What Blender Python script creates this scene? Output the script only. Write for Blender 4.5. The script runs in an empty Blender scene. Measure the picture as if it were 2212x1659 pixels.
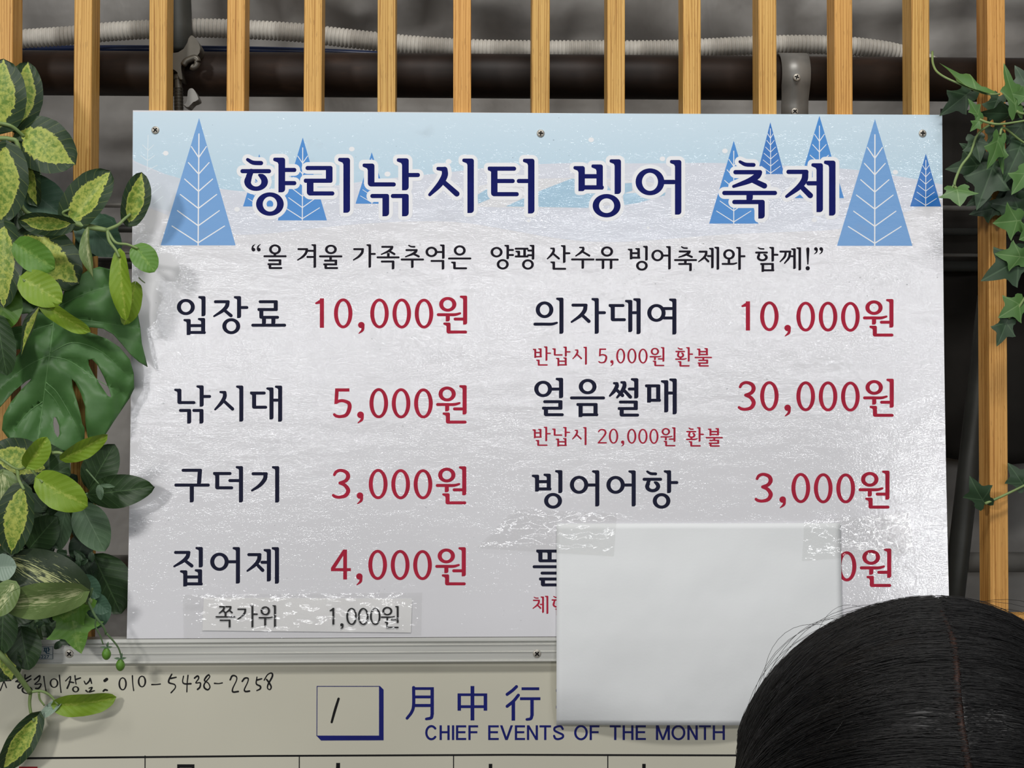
import bpy, bmesh, math, random
from mathutils import Vector, Matrix, Quaternion, noise
from mathutils.geometry import delaunay_2d_cdt

random.seed(7)
C = bpy.context.scene.collection
SC = bpy.context.scene

# ------------------------------------------------------------------ camera
FPX = 3067.0                       # focal length in photo pixels (2212 wide)
CAMZ = 1.60
CAM = Vector((0.0, -1.50, CAMZ))
YAW = math.radians(1.79)           # to the right
PITCH = math.radians(1.0)          # upwards
cam_d = bpy.data.cameras.new('camera')
cam_o = bpy.data.objects.new('camera', cam_d)
C.objects.link(cam_o)
cam_d.sensor_width = 36.0
cam_d.lens = FPX / 2212.0 * 36.0
cam_d.clip_start = 0.02
cam_o.location = CAM
cam_o.rotation_euler = (math.radians(90) + PITCH, 0.0, -YAW)
SC.camera = cam_o
CAM_R = cam_o.rotation_euler.to_matrix()

# ------------------------------------------------------------------ world, lights, exposure
w = bpy.data.worlds.new('world')
SC.world = w
w.use_nodes = True
w.node_tree.nodes['Background'].inputs[0].default_value = (0.86, 0.93, 1.0, 1)
w.node_tree.nodes['Background'].inputs[1].default_value = 0.07


def area_light(name, loc, target, sx, sy, watts, col=(1, 1, 1)):
    d = bpy.data.lights.new(name, 'AREA')
    d.shape = 'RECTANGLE'
    d.size = sx
    d.size_y = sy
    d.energy = watts
    d.color = col
    o = bpy.data.objects.new(name, d)
    C.objects.link(o)
    o.location = loc
    o.rotation_euler = (Vector(target) - Vector(loc)).to_track_quat('-Z', 'Y').to_euler()
    return o


# ceiling lamps of the tent: one near, up on the left; one overhead; a far row behind the viewer
area_light('lamp_near', (-2.0, -3.0, CAMZ + 1.15), (0, 0, CAMZ), 0.35, 0.25, 45, (1.0, 0.975, 0.945))
area_light('lamp_overhead', (0.2, -1.15, CAMZ + 1.55), (0.1, 0, CAMZ + 0.1), 1.2, 0.16, 24, (1.0, 0.975, 0.95))
area_light('lamp_far_left', (-1.40, -6.0, CAMZ + 0.58), (0.0, 0, CAMZ), 1.72, 0.14, 21, (0.97, 0.98, 1.0))
area_light('lamp_far_middle', (0.35, -6.0, CAMZ + 0.68), (0.0, 0, CAMZ), 1.72, 0.14, 21, (0.97, 0.98, 1.0))
area_light('lamp_far_right', (2.10, -6.0, CAMZ + 0.76), (0.0, 0, CAMZ), 1.72, 0.14, 21, (0.97, 0.98, 1.0))
area_light('lamp_far_side', (2.52, -6.0, CAMZ - 0.06), (0.3, 0, CAMZ), 0.5, 0.30, 16, (0.97, 0.98, 1.0))

SC.view_settings.view_transform = 'Standard'
SC.view_settings.look = 'None'
SC.view_settings.gamma = 1.0
SC.view_settings.use_curve_mapping = False
SC.view_settings.exposure = -0.22


# ------------------------------------------------------------------ helpers
def ray(px, py):
    d = Vector(((px - 1106.0) / FPX, -(py - 829.5) / FPX, -1.0))
    return CAM_R @ d


def P(px, py, Y):
    """the point of the vertical plane y = Y seen at a photo pixel"""
    d = ray(px, py)
    t = (Y - CAM.y) / d.y
    return CAM + d * t


def s2l(c):
    c /= 255.0
    return c / 12.92 if c <= 0.04045 else ((c + 0.055) / 1.055) ** 2.4


def rgb(r, g, b):
    return (s2l(r), s2l(g), s2l(b), 1.0)


class NT:
    """small node-tree builder"""
    def __init__(self, name):
        self.m = bpy.data.materials.new(name)
        self.m.use_nodes = True
        self.t = self.m.node_tree
        self.b = self.t.nodes['Principled BSDF']

    def n(self, kind, **kw):
        o = self.t.nodes.new(kind)
        for k, v in kw.items():
            if k.startswith('_'):
                setattr(o, k[1:], v)
            else:
                key = int(k[1:]) if k[0] == 'i' and k[1:].isdigit() else k
                self.set(o.inputs[key], v)
        return o

    def set(self, sock, v):
        if isinstance(v, bpy.types.NodeSocket):
            self.t.links.new(v, sock)
        else:
            sock.default_value = v

    def math(self, op, a, b=0.0, clamp=False):
        o = self.n('ShaderNodeMath', _operation=op, _use_clamp=clamp)
        self.set(o.inputs[0], a)
        self.set(o.inputs[1], b)
        return o.outputs[0]

    def mix(self, f, a, b, blend='MIX'):
        o = self.n('ShaderNodeMix', _data_type='RGBA', _blend_type=blend)
        self.set(o.inputs[0], f)
        self.set(o.inputs[6], a)
        self.set(o.inputs[7], b)
        return o.outputs[2]

    def ramp(self, f, stops):
        o = self.n('ShaderNodeValToRGB')
        e = o.color_ramp.elements
        while len(e) < len(stops):
            e.new(0.5)
        for i, (p, c) in enumerate(stops):
            e[i].position = p
            e[i].color = c if len(c) == 4 else (*c, 1)
        self.set(o.inputs[0], f)
        return o.outputs[0]

    def coord(self, scale=(1, 1, 1), kind='Object'):
        tc = self.n('ShaderNodeTexCoord')
        mp = self.n('ShaderNodeMapping')
        self.t.links.new(tc.outputs[kind], mp.inputs[0])
        mp.inputs['Scale'].default_value = scale
        return mp.outputs[0]

    def noise(self, vec, scale=1.0, detail=3.0, rough=0.5):
        o = self.n('ShaderNodeTexNoise', Scale=scale, Detail=detail, Roughness=rough)
        self.set(o.inputs['Vector'], vec)
        return o.outputs[0]

    def bump(self, h, strength=0.3, dist=0.001):
        o = self.n('ShaderNodeBump', Strength=strength, Distance=dist)
        self.set(o.inputs['Height'], h)
        self.set(self.b.inputs['Normal'], o.outputs[0])

    def base(self, c, rough=0.5, metal=0.0, spec=0.5):
        self.set(self.b.inputs['Base Color'], c)
        self.set(self.b.inputs['Roughness'], rough)
        self.set(self.b.inputs['Metallic'], metal)
        self.set(self.b.inputs['Specular IOR Level'], spec)
        return self.m


def plain(name, c, rough=0.5, metal=0.0, spec=0.5, var=0.12, scale=60):
    t = NT(name)
    v = t.noise(t.coord(), scale, 4)
    dark = tuple(x * (1 - var) for x in c[:3]) + (1,)
    lite = tuple(min(1, x * (1 + var)) for x in c[:3]) + (1,)
    return t.base(t.ramp(v, [(0.3, dark), (0.7, lite)]), rough, metal, spec)


def mesh_obj(name, verts, faces, mat, parent=None, smooth=False, uvs=None):
    me = bpy.data.meshes.new(name)
    me.from_pydata([tuple(v) for v in verts], [], faces)
    me.update()
    if smooth:
        me.shade_smooth()
    if uvs:
        l = me.uv_layers.new(name='UVMap')
        for lp in me.loops:
            l.data[lp.index].uv = uvs[lp.vertex_index]
    o = bpy.data.objects.new(name, me)
    C.objects.link(o)
    if mat:
        me.materials.append(mat)
    if parent:
        o.parent = parent
    return o


def bm_obj(name, bm, mat, parent=None, smooth=False):
    bmesh.ops.recalc_face_normals(bm, faces=bm.faces[:])
    me = bpy.data.meshes.new(name)
    bm.to_mesh(me)
    bm.free()
    if smooth:
        me.shade_smooth()
    o = bpy.data.objects.new(name, me)
    C.objects.link(o)
    if mat:
        me.materials.append(mat)
    if parent:
        o.parent = parent
    return o


def tag(o, label, cat, group=None):
    o['label'] = label
    o['category'] = cat
    if group:
        o['group'] = group
    return o


def structure(o):
    o['kind'] = 'structure'
    return o


def thing(name, label, cat, group=None):
    o = bpy.data.objects.new(name, None)
    o.empty_display_size = 0.05
    C.objects.link(o)
    return tag(o, label, cat, group)


def settle(root):
    """move a thing's empty to the base of its parts, keeping the parts in place"""
    pts = []
    for ch in root.children:
        if ch.type in {'MESH'}:
            pts += [ch.location + v.co for v in ch.data.vertices][::max(1, len(ch.data.vertices) // 200)]
    if not pts:
        return
    c = Vector((sum(p.x for p in pts) / len(pts), sum(p.y for p in pts) / len(pts), min(p.z for p in pts)))
    root.location = c
    for ch in root.children:
        ch.location -= c


def add_box(bm, lo, hi, bevel=0.0, seg=1):
    r = bmesh.ops.create_cube(bm, size=1.0)
    vs = r['verts']
    for v in vs:
        v.co = Vector((lo[i] + (v.co[i] + 0.5) * (hi[i] - lo[i]) for i in range(3)))
    if bevel:
        es = list({e for v in vs for e in v.link_edges})
        bmesh.ops.bevel(bm, geom=es, offset=bevel, segments=seg, affect='EDGES', profile=0.5)


def box(name, lo, hi, mat, parent=None, bevel=0.0, seg=1):
    bm = bmesh.new()
    add_box(bm, lo, hi, bevel, seg)
    return bm_obj(name, bm, mat, parent)


def catmull(pts, n):
    pts = [Vector(p) for p in pts]
    q = [pts[0] * 2 - pts[1]] + pts + [pts[-1] * 2 - pts[-2]]
    out = []
    for i in range(1, len(q) - 2):
        for k in range(n):
            t = k / n
            a, b, c, d = q[i - 1], q[i], q[i + 1], q[i + 2]
            out.append(0.5 * ((2 * b) + (c - a) * t + (2 * a - 5 * b + 4 * c - d) * t * t
                              + (3 * b - a - 3 * c + d) * t ** 3))
    out.append(pts[-1])
    return out


def tube_data(path, radii, seg=10, caps=True):
    """verts, faces of a tube along a path; radii: number or list"""
    n = len(path)
    if not isinstance(radii, (list, tuple)):
        radii = [radii] * n
    vs, fs = [], []
    up = Vector((0, 0, 1))
    t0 = (path[1] - path[0]).normalized()
    if abs(t0.dot(up)) > 0.9:
        up = Vector((0, 1, 0))
    for i in range(n):
        a = path[max(i - 1, 0)]
        b = path[min(i + 1, n - 1)]
        t = (b - a).normalized()
        s = t.cross(up).normalized()
        u2 = s.cross(t).normalized()
        for k in range(seg):
            an = 2 * math.pi * k / seg
            vs.append(path[i] + (s * math.cos(an) + u2 * math.sin(an)) * radii[i])
    for i in range(n - 1):
        for k in range(seg):
            k2 = (k + 1) % seg
            fs.append((i * seg + k, i * seg + k2, (i + 1) * seg + k2, (i + 1) * seg + k))
    if caps:
        fs.append(tuple(range(seg))[::-1])
        fs.append(tuple((n - 1) * seg + k for k in range(seg)))
    return vs, fs


def tube(name, path, radii, mat, parent=None, seg=10, smooth=True):
    v, f = tube_data([Vector(p) for p in path], radii, seg)
    return mesh_obj(name, v, f, mat, parent, smooth)


# ------------------------------------------------------------------ materials
def wood_material():
    t = NT('larch_wood')
    info = t.n('ShaderNodeObjectInfo')
    off = t.n('ShaderNodeCombineXYZ')
    t.set(off.inputs[0], t.math('MULTIPLY', info.outputs['Random'], 3.0))
    t.set(off.inputs[2], t.math('MULTIPLY', info.outputs['Random'], 7.0))
    va = t.n('ShaderNodeVectorMath', _operation='ADD')
    t.set(va.inputs[0], t.coord((1, 1, 1)))
    t.set(va.inputs[1], off.outputs[0])
    mp = t.n('ShaderNodeMapping')
    t.set(mp.inputs[0], va.outputs[0])
    mp.inputs['Scale'].default_value = (420, 420, 4.5)
    fine = t.noise(mp.outputs[0], 1.0, 3, 0.6)
    mp2 = t.n('ShaderNodeMapping')
    t.set(mp2.inputs[0], va.outputs[0])
    mp2.inputs['Scale'].default_value = (1, 1, 0.02)
    wv = t.n('ShaderNodeTexWave', _wave_type='BANDS', _bands_direction='X', Scale=110.0, Distortion=9.0, Detail=2.0)
    t.set(wv.inputs['Vector'], mp2.outputs[0])
    wv.inputs['Detail Scale'].default_value = 2.0
    g = t.math('ADD', t.math('MULTIPLY', wv.outputs['Fac'], 0.40), t.math('MULTIPLY', fine, 0.66))
    col = t.ramp(g, [(0.26, rgb(168, 120, 58)), (0.46, rgb(210, 165, 95)), (0.8, rgb(224, 182, 112))])
    tint = t.ramp(info.outputs['Random'], [(0.0, rgb(255, 238, 222)), (0.5, rgb(255, 252, 240)), (1.0, rgb(246, 246, 236))])
    pores = t.n('ShaderNodeMapping')
    t.set(pores.inputs[0], va.outputs[0])
    pores.inputs['Scale'].default_value = (900, 900, 60)
    pn = t.noise(pores.outputs[0], 1.0, 1)
    col = t.mix(t.math('MULTIPLY', t.math('GREATER_THAN', pn, 0.66), 0.35), col, rgb(110, 70, 30))
    col = t.mix(1.0, col, tint, 'MULTIPLY')
    t.bump(fine, 0.25, 0.0004)
    return t.base(col, 0.5, 0, 0.3)


M = {}
M['wood'] = wood_material()


def laminate(name, col, grad=None, strength=1.0, specks=True, rough=0.035):
    """print under a glossy, finely crinkled clear film, speckled with dirt"""
    t = NT(name)
    co = t.coord((330, 1, 600))
    h = t.noise(co, 1.0, 2.0, 0.55)
    co2 = t.coord((26, 1, 60))
    h2 = t.noise(co2, 1.0, 2.0)
    c = col
    if grad:
        geo = t.n('ShaderNodeNewGeometry')
        sep = t.n('ShaderNodeSeparateXYZ')
        t.set(sep.inputs[0], geo.outputs['Position'])
        f = t.n('ShaderNodeMapRange')
        t.set(f.inputs[0], sep.outputs[2])
        f.inputs[1].default_value = grad[0]
        f.inputs[2].default_value = grad[1]
        c = t.mix(f.outputs[0], col, grad[2])
    if specks:
        vo = t.n('ShaderNodeTexVoronoi', Scale=1.0)
        t.set(vo.inputs['Vector'], t.coord((120, 1, 170)))
        big = t.noise(t.coord((7, 1, 9)), 1.0, 2)
        thr = t.n('ShaderNodeMapRange')
        t.set(thr.inputs[0], big)
        thr.inputs[1].default_value = 0.42
        thr.inputs[2].default_value = 0.72
        thr.inputs[3].default_value = 0.0
        thr.inputs[4].default_value = 0.20
        sepc = t.n('ShaderNodeSeparateColor')
        t.set(sepc.inputs[0], vo.outputs['Color'])
        lim = t.math('MULTIPLY', thr.outputs[0], sepc.outputs[0])
        sp = t.math('LESS_THAN', vo.outputs['Distance'], lim)
        c = t.mix(t.math('MULTIPLY', sp, 0.42), c, rgb(95, 100, 105))
        sm = t.noise(t.coord((16, 1, 22)), 1.0, 4)
        smf = t.n('ShaderNodeMapRange')
        t.set(smf.inputs[0], sm)
        smf.inputs[1].default_value = 0.66
        smf.inputs[2].default_value = 0.8
        smf.inputs[4].default_value = 0.22
        c = t.mix(smf.outputs[0], c, rgb(140, 142, 145))
    hh = t.math('ADD', h, t.math('MULTIPLY', h2, 3.5))
    bp = t.n('ShaderNodeBump', Strength=1.0, Distance=0.000115 * strength)
    t.set(bp.inputs['Height'], hh)
    t.set(t.b.inputs['Coat Normal'], bp.outputs[0])
    t.b.inputs['Coat Weight'].default_value = 1.0
    t.b.inputs['Coat Roughness'].default_value = rough
    t.b.inputs['Coat IOR'].default_value = 1.5
    return t.base(c, 0.6, 0, 0.1)


ZT = P(1010, 243, -0.006).z
ZB = P(1010, 1376, -0.022).z
M['sign_white'] = laminate('laminated_white_print', rgb(232, 232, 236))
M['sign_sky'] = laminate('laminated_sky_print', rgb(200, 227, 243), (P(0, 400, 0).z, P(0, 250, 0).z, rgb(216, 236, 248)))
M['sign_hill'] = laminate('laminated_snow_hill_print', rgb(226, 230, 240))
M['sign_hill2'] = laminate('laminated_far_hill_print', rgb(218, 226, 236))
M['sign_pond'] = laminate('laminated_ice_print', rgb(178, 211, 232))
M['sign_ice'] = laminate('laminated_pale_ice_print', rgb(232, 233, 236))
M['tree_light'] = laminate('print_light_blue', rgb(112, 165, 222), None, 0.6, True, 0.3)
M['tree_mid'] = laminate('print_mid_blue', rgb(66, 142, 216), None, 0.6, True, 0.3)
M['tree_dark'] = laminate('print_deep_blue', rgb(46, 120, 200), None, 0.6, True, 0.3)
M['print_white'] = laminate('print_white', rgb(243, 244, 246), None, 0.6, False, 0.3)
M['print_faint'] = laminate('print_faint_white', rgb(228, 240, 247), None, 0.6, False, 0.3)
M['ink_navy'] = plain('ink_navy', rgb(24, 30, 100), 0.6, 0, 0.06)
M['ink_dark'] = plain('ink_blue_black', rgb(34, 36, 56), 0.6, 0, 0.06)
M['ink_black'] = plain('ink_soft_black', rgb(34, 31, 40), 0.6, 0, 0.06)
M['ink_red'] = plain('ink_crimson', rgb(176, 44, 66), 0.6, 0, 0.06)
M['marker'] = plain('marker_black', rgb(18, 17, 18), 0.35, 0, 0.4)
M['board_blue'] = plain('board_print_blue', rgb(14, 24, 112), 0.4, 0, 0.4)
M['board_red'] = plain('board_print_red', rgb(176, 34, 44), 0.4, 0, 0.4)
M['board_black'] = plain('board_print_black', rgb(10, 10, 12), 0.4, 0, 0.4)
M['screw'] = plain('screw_steel', rgb(186, 181, 170), 0.4, 0.35, 0.5)
M['screw_slot'] = plain('screw_recess', rgb(28, 26, 24), 0.7, 0.3, 0.3)

# ------------------------------------------------------------------ setting
def tarp_material():
    t = NT('grey_vinyl_tarpaulin')
    a = t.noise(t.coord((3.2, 3, 4.0)), 1.0, 5, 0.6)
    b = t.noise(t.coord((14, 10, 9)), 1.0, 4, 0.65)
    col = t.ramp(a, [(0.3, rgb(112, 110, 107)), (0.55, rgb(152, 150, 146)), (0.8, rgb(184, 181, 176))])
    t.bump(t.math('ADD', b, t.math('MULTIPLY', a, 3.0)), 0.25, 0.012)
    return t.base(col, 0.5, 0, 0.35)


M['tarp'] = tarp_material()
M['concrete'] = plain('concrete_floor', rgb(120, 118, 112), 0.8, 0, 0.3, 0.2, 12)


def tarp():
    nx, nz = 150, 110
    vs, fs = [], []
    for j in range(nz + 1):
        for i in range(nx + 1):
            x = -2.2 + 4.4 * i / nx
            z = 3.0 * j / nz
            p = Vector((x * 2.4, 0.0, z * 2.4))
            amp = 0.02 + 0.07 * max(0.0, min(1.0, (z - 1.93) / 0.15))
            d = noise.fractal(p, 0.9, 2.1, 5) * amp + 0.02 * math.sin(x * 9 + z * 4) * (amp / 0.09)
            ridge = abs(noise.noise(Vector((x * 5 + z * 4, 3.3, z * 6 - x * 2)))) * amp * 0.9
            vs.append((x, 0.36 - d + ridge, z))
    for j in range(nz):
        for i in range(nx):
            a = j * (nx + 1) + i
            fs.append((a, a + 1, a + nx + 2, a + nx + 1))
    return structure(mesh_obj('wall_back', vs, fs, M['tarp'], None, True))


tarp()
structure(box('floor', (-2.2, -4.5, -0.05), (2.2, 0.5, 0.0), M['concrete']))

# ------------------------------------------------------------------ lattice screen
SLAT_D = 0.033
lat = thing('lattice_screen', 'open screen of upright pale larch slats behind the price sign', 'lattice')
rail_top = P(1010, 1337, 0.0).z
slat_hi = CAMZ + 0.72
slat_mesh = {}
for k in range(-1, 16):
    l = P(156 + 164.75 * (k - 1), 120, 0.0).x
    r = P(156 + 164.75 * (k - 1) + 38.8, 120, 0.0).x
    bm = bmesh.new()
    wd = r - l
    # origin at the slat's foot so the grain differs with the object
    add_box(bm, (-wd / 2, 0.0, -0.30), (wd / 2, SLAT_D, slat_hi - rail_top), 0.0009, 2)
    o = bm_obj('slat', bm, M['wood'], lat)
    o.location = ((l + r) / 2, 0.0, rail_top)
    o.rotation_euler[1] = math.radians([0.1, -0.12, 0.16, 0.05, 0.2, 0.28, 0.02, -0.04, 0.2, 0.1, 0.06, 0.0, -0.03, 0.05, 0, 0, 0][k + 1])
box('rail', (P(2174, 1337, 0.01).x, 0.006, rail_top - 0.03), (0.78, SLAT_D, rail_top), M['wood'], lat, 0.001)
box('rail', (-0.72, 0.0, rail_top - 0.345), (0.78, SLAT_D + 0.006, rail_top - 0.30), M['wood'], lat, 0.001)
box('rail', (-0.72, 0.0, slat_hi), (0.78, SLAT_D + 0.006, slat_hi + 0.045), M['wood'], lat, 0.001)
for x in (-0.76, 0.78):
    box('post', (x, 0.0, 0.0), (x + 0.04, 0.04, slat_hi + 0.045), M['wood'], lat, 0.001)

# ------------------------------------------------------------------ flat print: 2-D shapes in photo pixels
class Ink:
    """collects convex / simple polygons in pixel space, then unions them into one mesh"""
    def __init__(self):
        self.polys = []

    def poly(self, pts):
        a = sum(pts[i][0] * pts[(i + 1) % len(pts)][1] - pts[(i + 1) % len(pts)][0] * pts[i][1] for i in range(len(pts)))
        if abs(a) < 1e-6:
            return
        if a < 0:
            pts = pts[::-1]
        self.polys.append(pts)

    def build(self, name, mat, parent, place):
        vs, fs = [], []
        for p in self.polys:
            f = []
            for q in p:
                f.append(len(vs))
                vs.append(Vector((q[0], q[1])))
            fs.append(f)
        v, e, f, ov, oe, of = delaunay_2d_cdt(vs, [], fs, 0, 1e-3)
        bbs = [(min(q[0] for q in p), max(q[0] for q in p), min(q[1] for q in p), max(q[1] for q in p)) for p in self.polys]

        def inside(cx, cy):
            for (a, b, c, d), p in zip(bbs, self.polys):
                if a <= cx <= b and c <= cy <= d:
                    hit = False
                    j = len(p) - 1
                    for i in range(len(p)):
                        if (p[i][1] > cy) != (p[j][1] > cy) and cx < (p[j][0] - p[i][0]) * (cy - p[i][1]) / (p[j][1] - p[i][1]) + p[i][0]:
                            hit = not hit
                        j = i
                    if hit:
                        return True
            return False

        bm = bmesh.new()
        bv = [bm.verts.new((q.x, q.y, 0)) for q in v]
        for t in f:
            cx = sum(v[i].x for i in t) / len(t)
            cy = sum(v[i].y for i in t) / len(t)
            if inside(cx, cy):
                try:
                    bm.faces.new([bv[i] for i in t][::-1])
                except ValueError:
                    pass
        bmesh.ops.delete(bm, geom=[q for q in bm.verts if not q.link_faces], context='VERTS')
        ys = [q.co.y for q in bm.verts]
        y = math.ceil(min(ys) / 30) * 30
        while y < max(ys):
            bmesh.ops.bisect_plane(bm, geom=bm.verts[:] + bm.edges[:] + bm.faces[:], dist=1e-4, plane_co=(0, y, 0), plane_no=(0, 1, 0))
            y += 30
        for q in bm.verts:
            q.co = place(q.co.x, q.co.y)
        me = bpy.data.meshes.new(name)
        bm.to_mesh(me)
        bm.free()
        me.materials.append(mat)
        o = bpy.data.objects.new(name, me)
        C.objects.link(o)
        o.parent = parent
        return o


def roundpoly(pts, e=0.0, n=5):
    """convex polygon (x, y, radius), grown by e, with rounded corners"""
    m = len(pts)
    area = sum(pts[i][0] * pts[(i + 1) % m][1] - pts[(i + 1) % m][0] * pts[i][1] for i in range(m))
    if area < 0:
        pts = pts[::-1]
    out = []
    lines = []
    for i in range(m):
        a, b = Vector(pts[i][:2]), Vector(pts[(i + 1) % m][:2])
        d = (b - a).normalized()
        nrm = Vector((d.y, -d.x))
        lines.append((a + nrm * e, d))
    cor = []
    for i in range(m):
        p1, d1 = lines[i - 1]
        p2, d2 = lines[i]
        cr = d1.x * d2.y - d1.y * d2.x
        if abs(cr) < 1e-6:
            cor.append(p2)
        else:
            t = ((p2.x - p1.x) * d2.y - (p2.y - p1.y) * d2.x) / cr
            cor.append(p1 + d1 * t)
    for i in range(m):
        r = pts[i][2] + e
        c = cor[i]
        d1, d2 = -lines[i - 1][1], lines[i][1]
        la, lb = (cor[i - 1] - c).length, (cor[(i + 1) % m] - c).length
        cosv = max(-0.9999, min(0.9999, d1.dot(d2)))
        half = math.acos(cosv) / 2
        if r < 0.05:
            out.append((c.x, c.y))
            continue
        t = min(r / math.tan(half), la * 0.499, lb * 0.499)
        r = t * math.tan(half)
        cen = c + (d1 + d2).normalized() * (r / math.sin(half))
        s = c + d1 * t - cen
        q = c + d2 * t - cen
        a0 = math.atan2(s.y, s.x)
        a1 = math.atan2(q.y, q.x)
        while a1 - a0 > math.pi:
            a1 -= 2 * math.pi
        while a1 - a0 < -math.pi:
            a1 += 2 * math.pi
        for k in range(n + 1):
            an = a0 + (a1 - a0) * k / n
            out.append((cen.x + r * math.cos(an), cen.y + r * math.sin(an)))
    res = []
    for p in out:
        if not res or (abs(p[0] - res[-1][0]) + abs(p[1] - res[-1][1])) > 1e-3:
            res.append(p)
    return res


class Pen:
    """writes brush-gothic Hangul jamo and digits; e grows every stroke (for the halo)"""
    def __init__(self, x0, y0, s, wv, wh, inks):
        self.x0, self.y0, self.s, self.wv, self.wh = x0, y0, s, wv, wh
        self.inks = inks          # list of (Ink, growth in photo px)

    def _rp(self, pts):
        for ink, e in self.inks:
            ink.poly([(self.x0 + x / self.s, self.y0 + y / self.s) for x, y in roundpoly(pts, e * self.s)])

    def rect(self, x0, y0, x1, y1, r=0, rs=None):
        rs = rs or (r, r, r, r)
        self._rp([(x0, y0, rs[0]), (x1, y0, rs[1]), (x1, y1, rs[2]), (x0, y1, rs[3])])

    def B(self, x0, x1, y, w=None):
        h = (w or self.wh) / 2
        self.rect(x0, y - h, x1, y + h, h * 0.98)

    def beak(self, xl, y0, w=None):
        w = w or self.wv
        self._rp([(xl - 0.78 * w, y0, 0.24 * w), (xl + 0.5 * w, y0, 0), (xl + 0.5 * w, y0 + 1.0 * w, 0),
                  (xl, y0 + 1.0 * w, 0), (xl - 0.12 * w, y0 + 0.72 * w, 0.1 * w), (xl - 0.78 * w, y0 + 0.46 * w, 0.22 * w)])

    def I(self, xr, y0, y1, w=None):
        w = w or self.wv
        self.rect(xr - w, y0, xr, y1, rs=(0, 0.36 * w, 0.6 * w, 0))
        self.beak(xr - w, y0, w)

    def T(self, xc, y0, y1, w=None):
        w = w or self.wv
        self.rect(xc - w / 2, y0, xc + w / 2, y1, rs=(0, 0, 0.5 * w, 0))

    def O(self, x0, y0, x1, y1, wv=None, wh=None):
        wv = wv or self.wv
        wh = wh or self.wh
        cx, cy, rx, ry = (x0 + x1) / 2, (y0 + y1) / 2, (x1 - x0) / 2, (y1 - y0) / 2
        n = 40
        for ink, e in self.inks:
            ee = e * self.s
            ax, ay = rx + ee, ry + ee
            bx, by = rx - wv - ee, ry - wh - ee
            f = lambda x, y: (self.x0 + x / self.s, self.y0 + y / self.s)
            if bx <= 1 or by <= 1:
                ink.poly([f(cx + ax * math.cos(2 * math.pi * k / n), cy + ay * math.sin(2 * math.pi * k / n)) for k in range(n)])
                continue
            for h in range(4):
                a = [h * math.pi / 2 + math.pi / 2 * k / 10 for k in range(11)]
                ink.poly([f(cx + ax * math.cos(t), cy + ay * math.sin(t)) for t in a]
                         + [f(cx + bx * math.cos(t), cy + by * math.sin(t)) for t in a[::-1]])

    def S2(self, pts, ws, smooth=4):
        """brush stroke through points with widths"""
        if smooth and len(pts) > 2:
            q = [(p[0], p[1], wd) for p, wd in zip(pts, ws)]
            q = [(v[0], v[1], v[2]) for v in catmull(q, smooth)]
        else:
            q = [(p[0], p[1], wd) for p, wd in zip(pts, ws)]
        for ink, e in self.inks:
            ee = e * self.s
            f = lambda x, y: (self.x0 + x / self.s, self.y0 + y / self.s)
            m = len(q)
            for i in range(m - 1):
                a, b = Vector(q[i][:2]), Vector(q[i + 1][:2])
                if (b - a).length < 1e-6:
                    continue
                d = (b - a).normalized()
                nn = Vector((-d.y, d.x))
                ra, rb = q[i][2] / 2 + ee, q[i + 1][2] / 2 + ee
                ink.poly([f(*(a + nn * ra)), f(*(b + nn * rb)), f(*(b - nn * rb)), f(*(a - nn * ra))])
            for i in range(m):
                r = q[i][2] / 2 + ee
                k = 16 if i in (0, m - 1) else 10
                ink.poly([f(q[i][0] + r * math.cos(2 * math.pi * j / k), q[i][1] + r * math.sin(2 * math.pi * j / k)) for j in range(k)])

    def bb(self, x0, y0, x1, y1):
        return lambda u, v: (x0 + (x1 - x0) * u, y0 + (y1 - y0) * v)

    # consonants by ink box
    def S(self, x0, y0, x1, y1):
        w = self.wv
        f = self.bb(x0, y0, x1, y1)
        top = f(0.53, 0)
        self.S2([(top[0], y0 + w * 0.42), f(0.53, 0.30), f(0.37, 0.60), f(0.06, 0.945)], [w * 0.9, w * 0.98, w * 0.9, w * 0.5])
        self._rp([(x0 + (x1 - x0) * 0.27, y0, 0.22 * w), (top[0] + w * 0.3, y0, 0.2 * w), (top[0] + w * 0.3, y0 + 0.8 * w, 0),
                  (x0 + (x1 - x0) * 0.27, y0 + 0.5 * w, 0.22 * w)])
        self.S2([f(0.50, 0.52), f(0.915, 0.915)], [w * 0.75, w * 0.86], 0)

    def J(self, x0, y0, x1, y1):
        w, h = self.wv, self.wh
        f = self.bb(x0, y0, x1, y1)
        self.rect(x0 + (x1 - x0) * 0.05, y0, x0 + (x1 - x0) * 0.84, y0 + h, rs=(h / 2, w * 0.4, h / 2, h / 2))
        a = f(0.84, 0)
        self.S2([(a[0] - w * 0.5, y0 + w * 0.5), f(0.69, 0.36), f(0.48, 0.62), f(0.06, 0.935)], [w * 0.95, w, w * 0.85, w * 0.48])
        self.S2([f(0.57, 0.58), f(0.90, 0.90)], [w * 0.75, w * 0.86], 0)

    def HD(self, x0, y0, x1, y1):
        H = y1 - y0
        f = self.bb(x0, y0, x1, y1)
        self.S2([f(0.11, 0.24), f(0.42, 0.64), f(0.88, 0.70)], [H * 0.44, H * 0.56, H * 0.58])

    def K(self, x0, y0, x1, y1):
        w, h = self.wv, self.wh
        f = self.bb(x0, y0, x1, y1)
        self.rect(x0 + (x1 - x0) * 0.04, y0, x1, y0 + h, rs=(h / 2, w * 0.4, h / 2, h / 2))
        self.S2([(x1 - w * 0.55, y0 + w * 0.5), (x1 - w * 0.75, y0 + (y1 - y0) * 0.36), f(0.52, 0.68), f(0.07, 0.94)],
                [w * 1.0, w, w * 0.85, w * 0.52])

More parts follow.
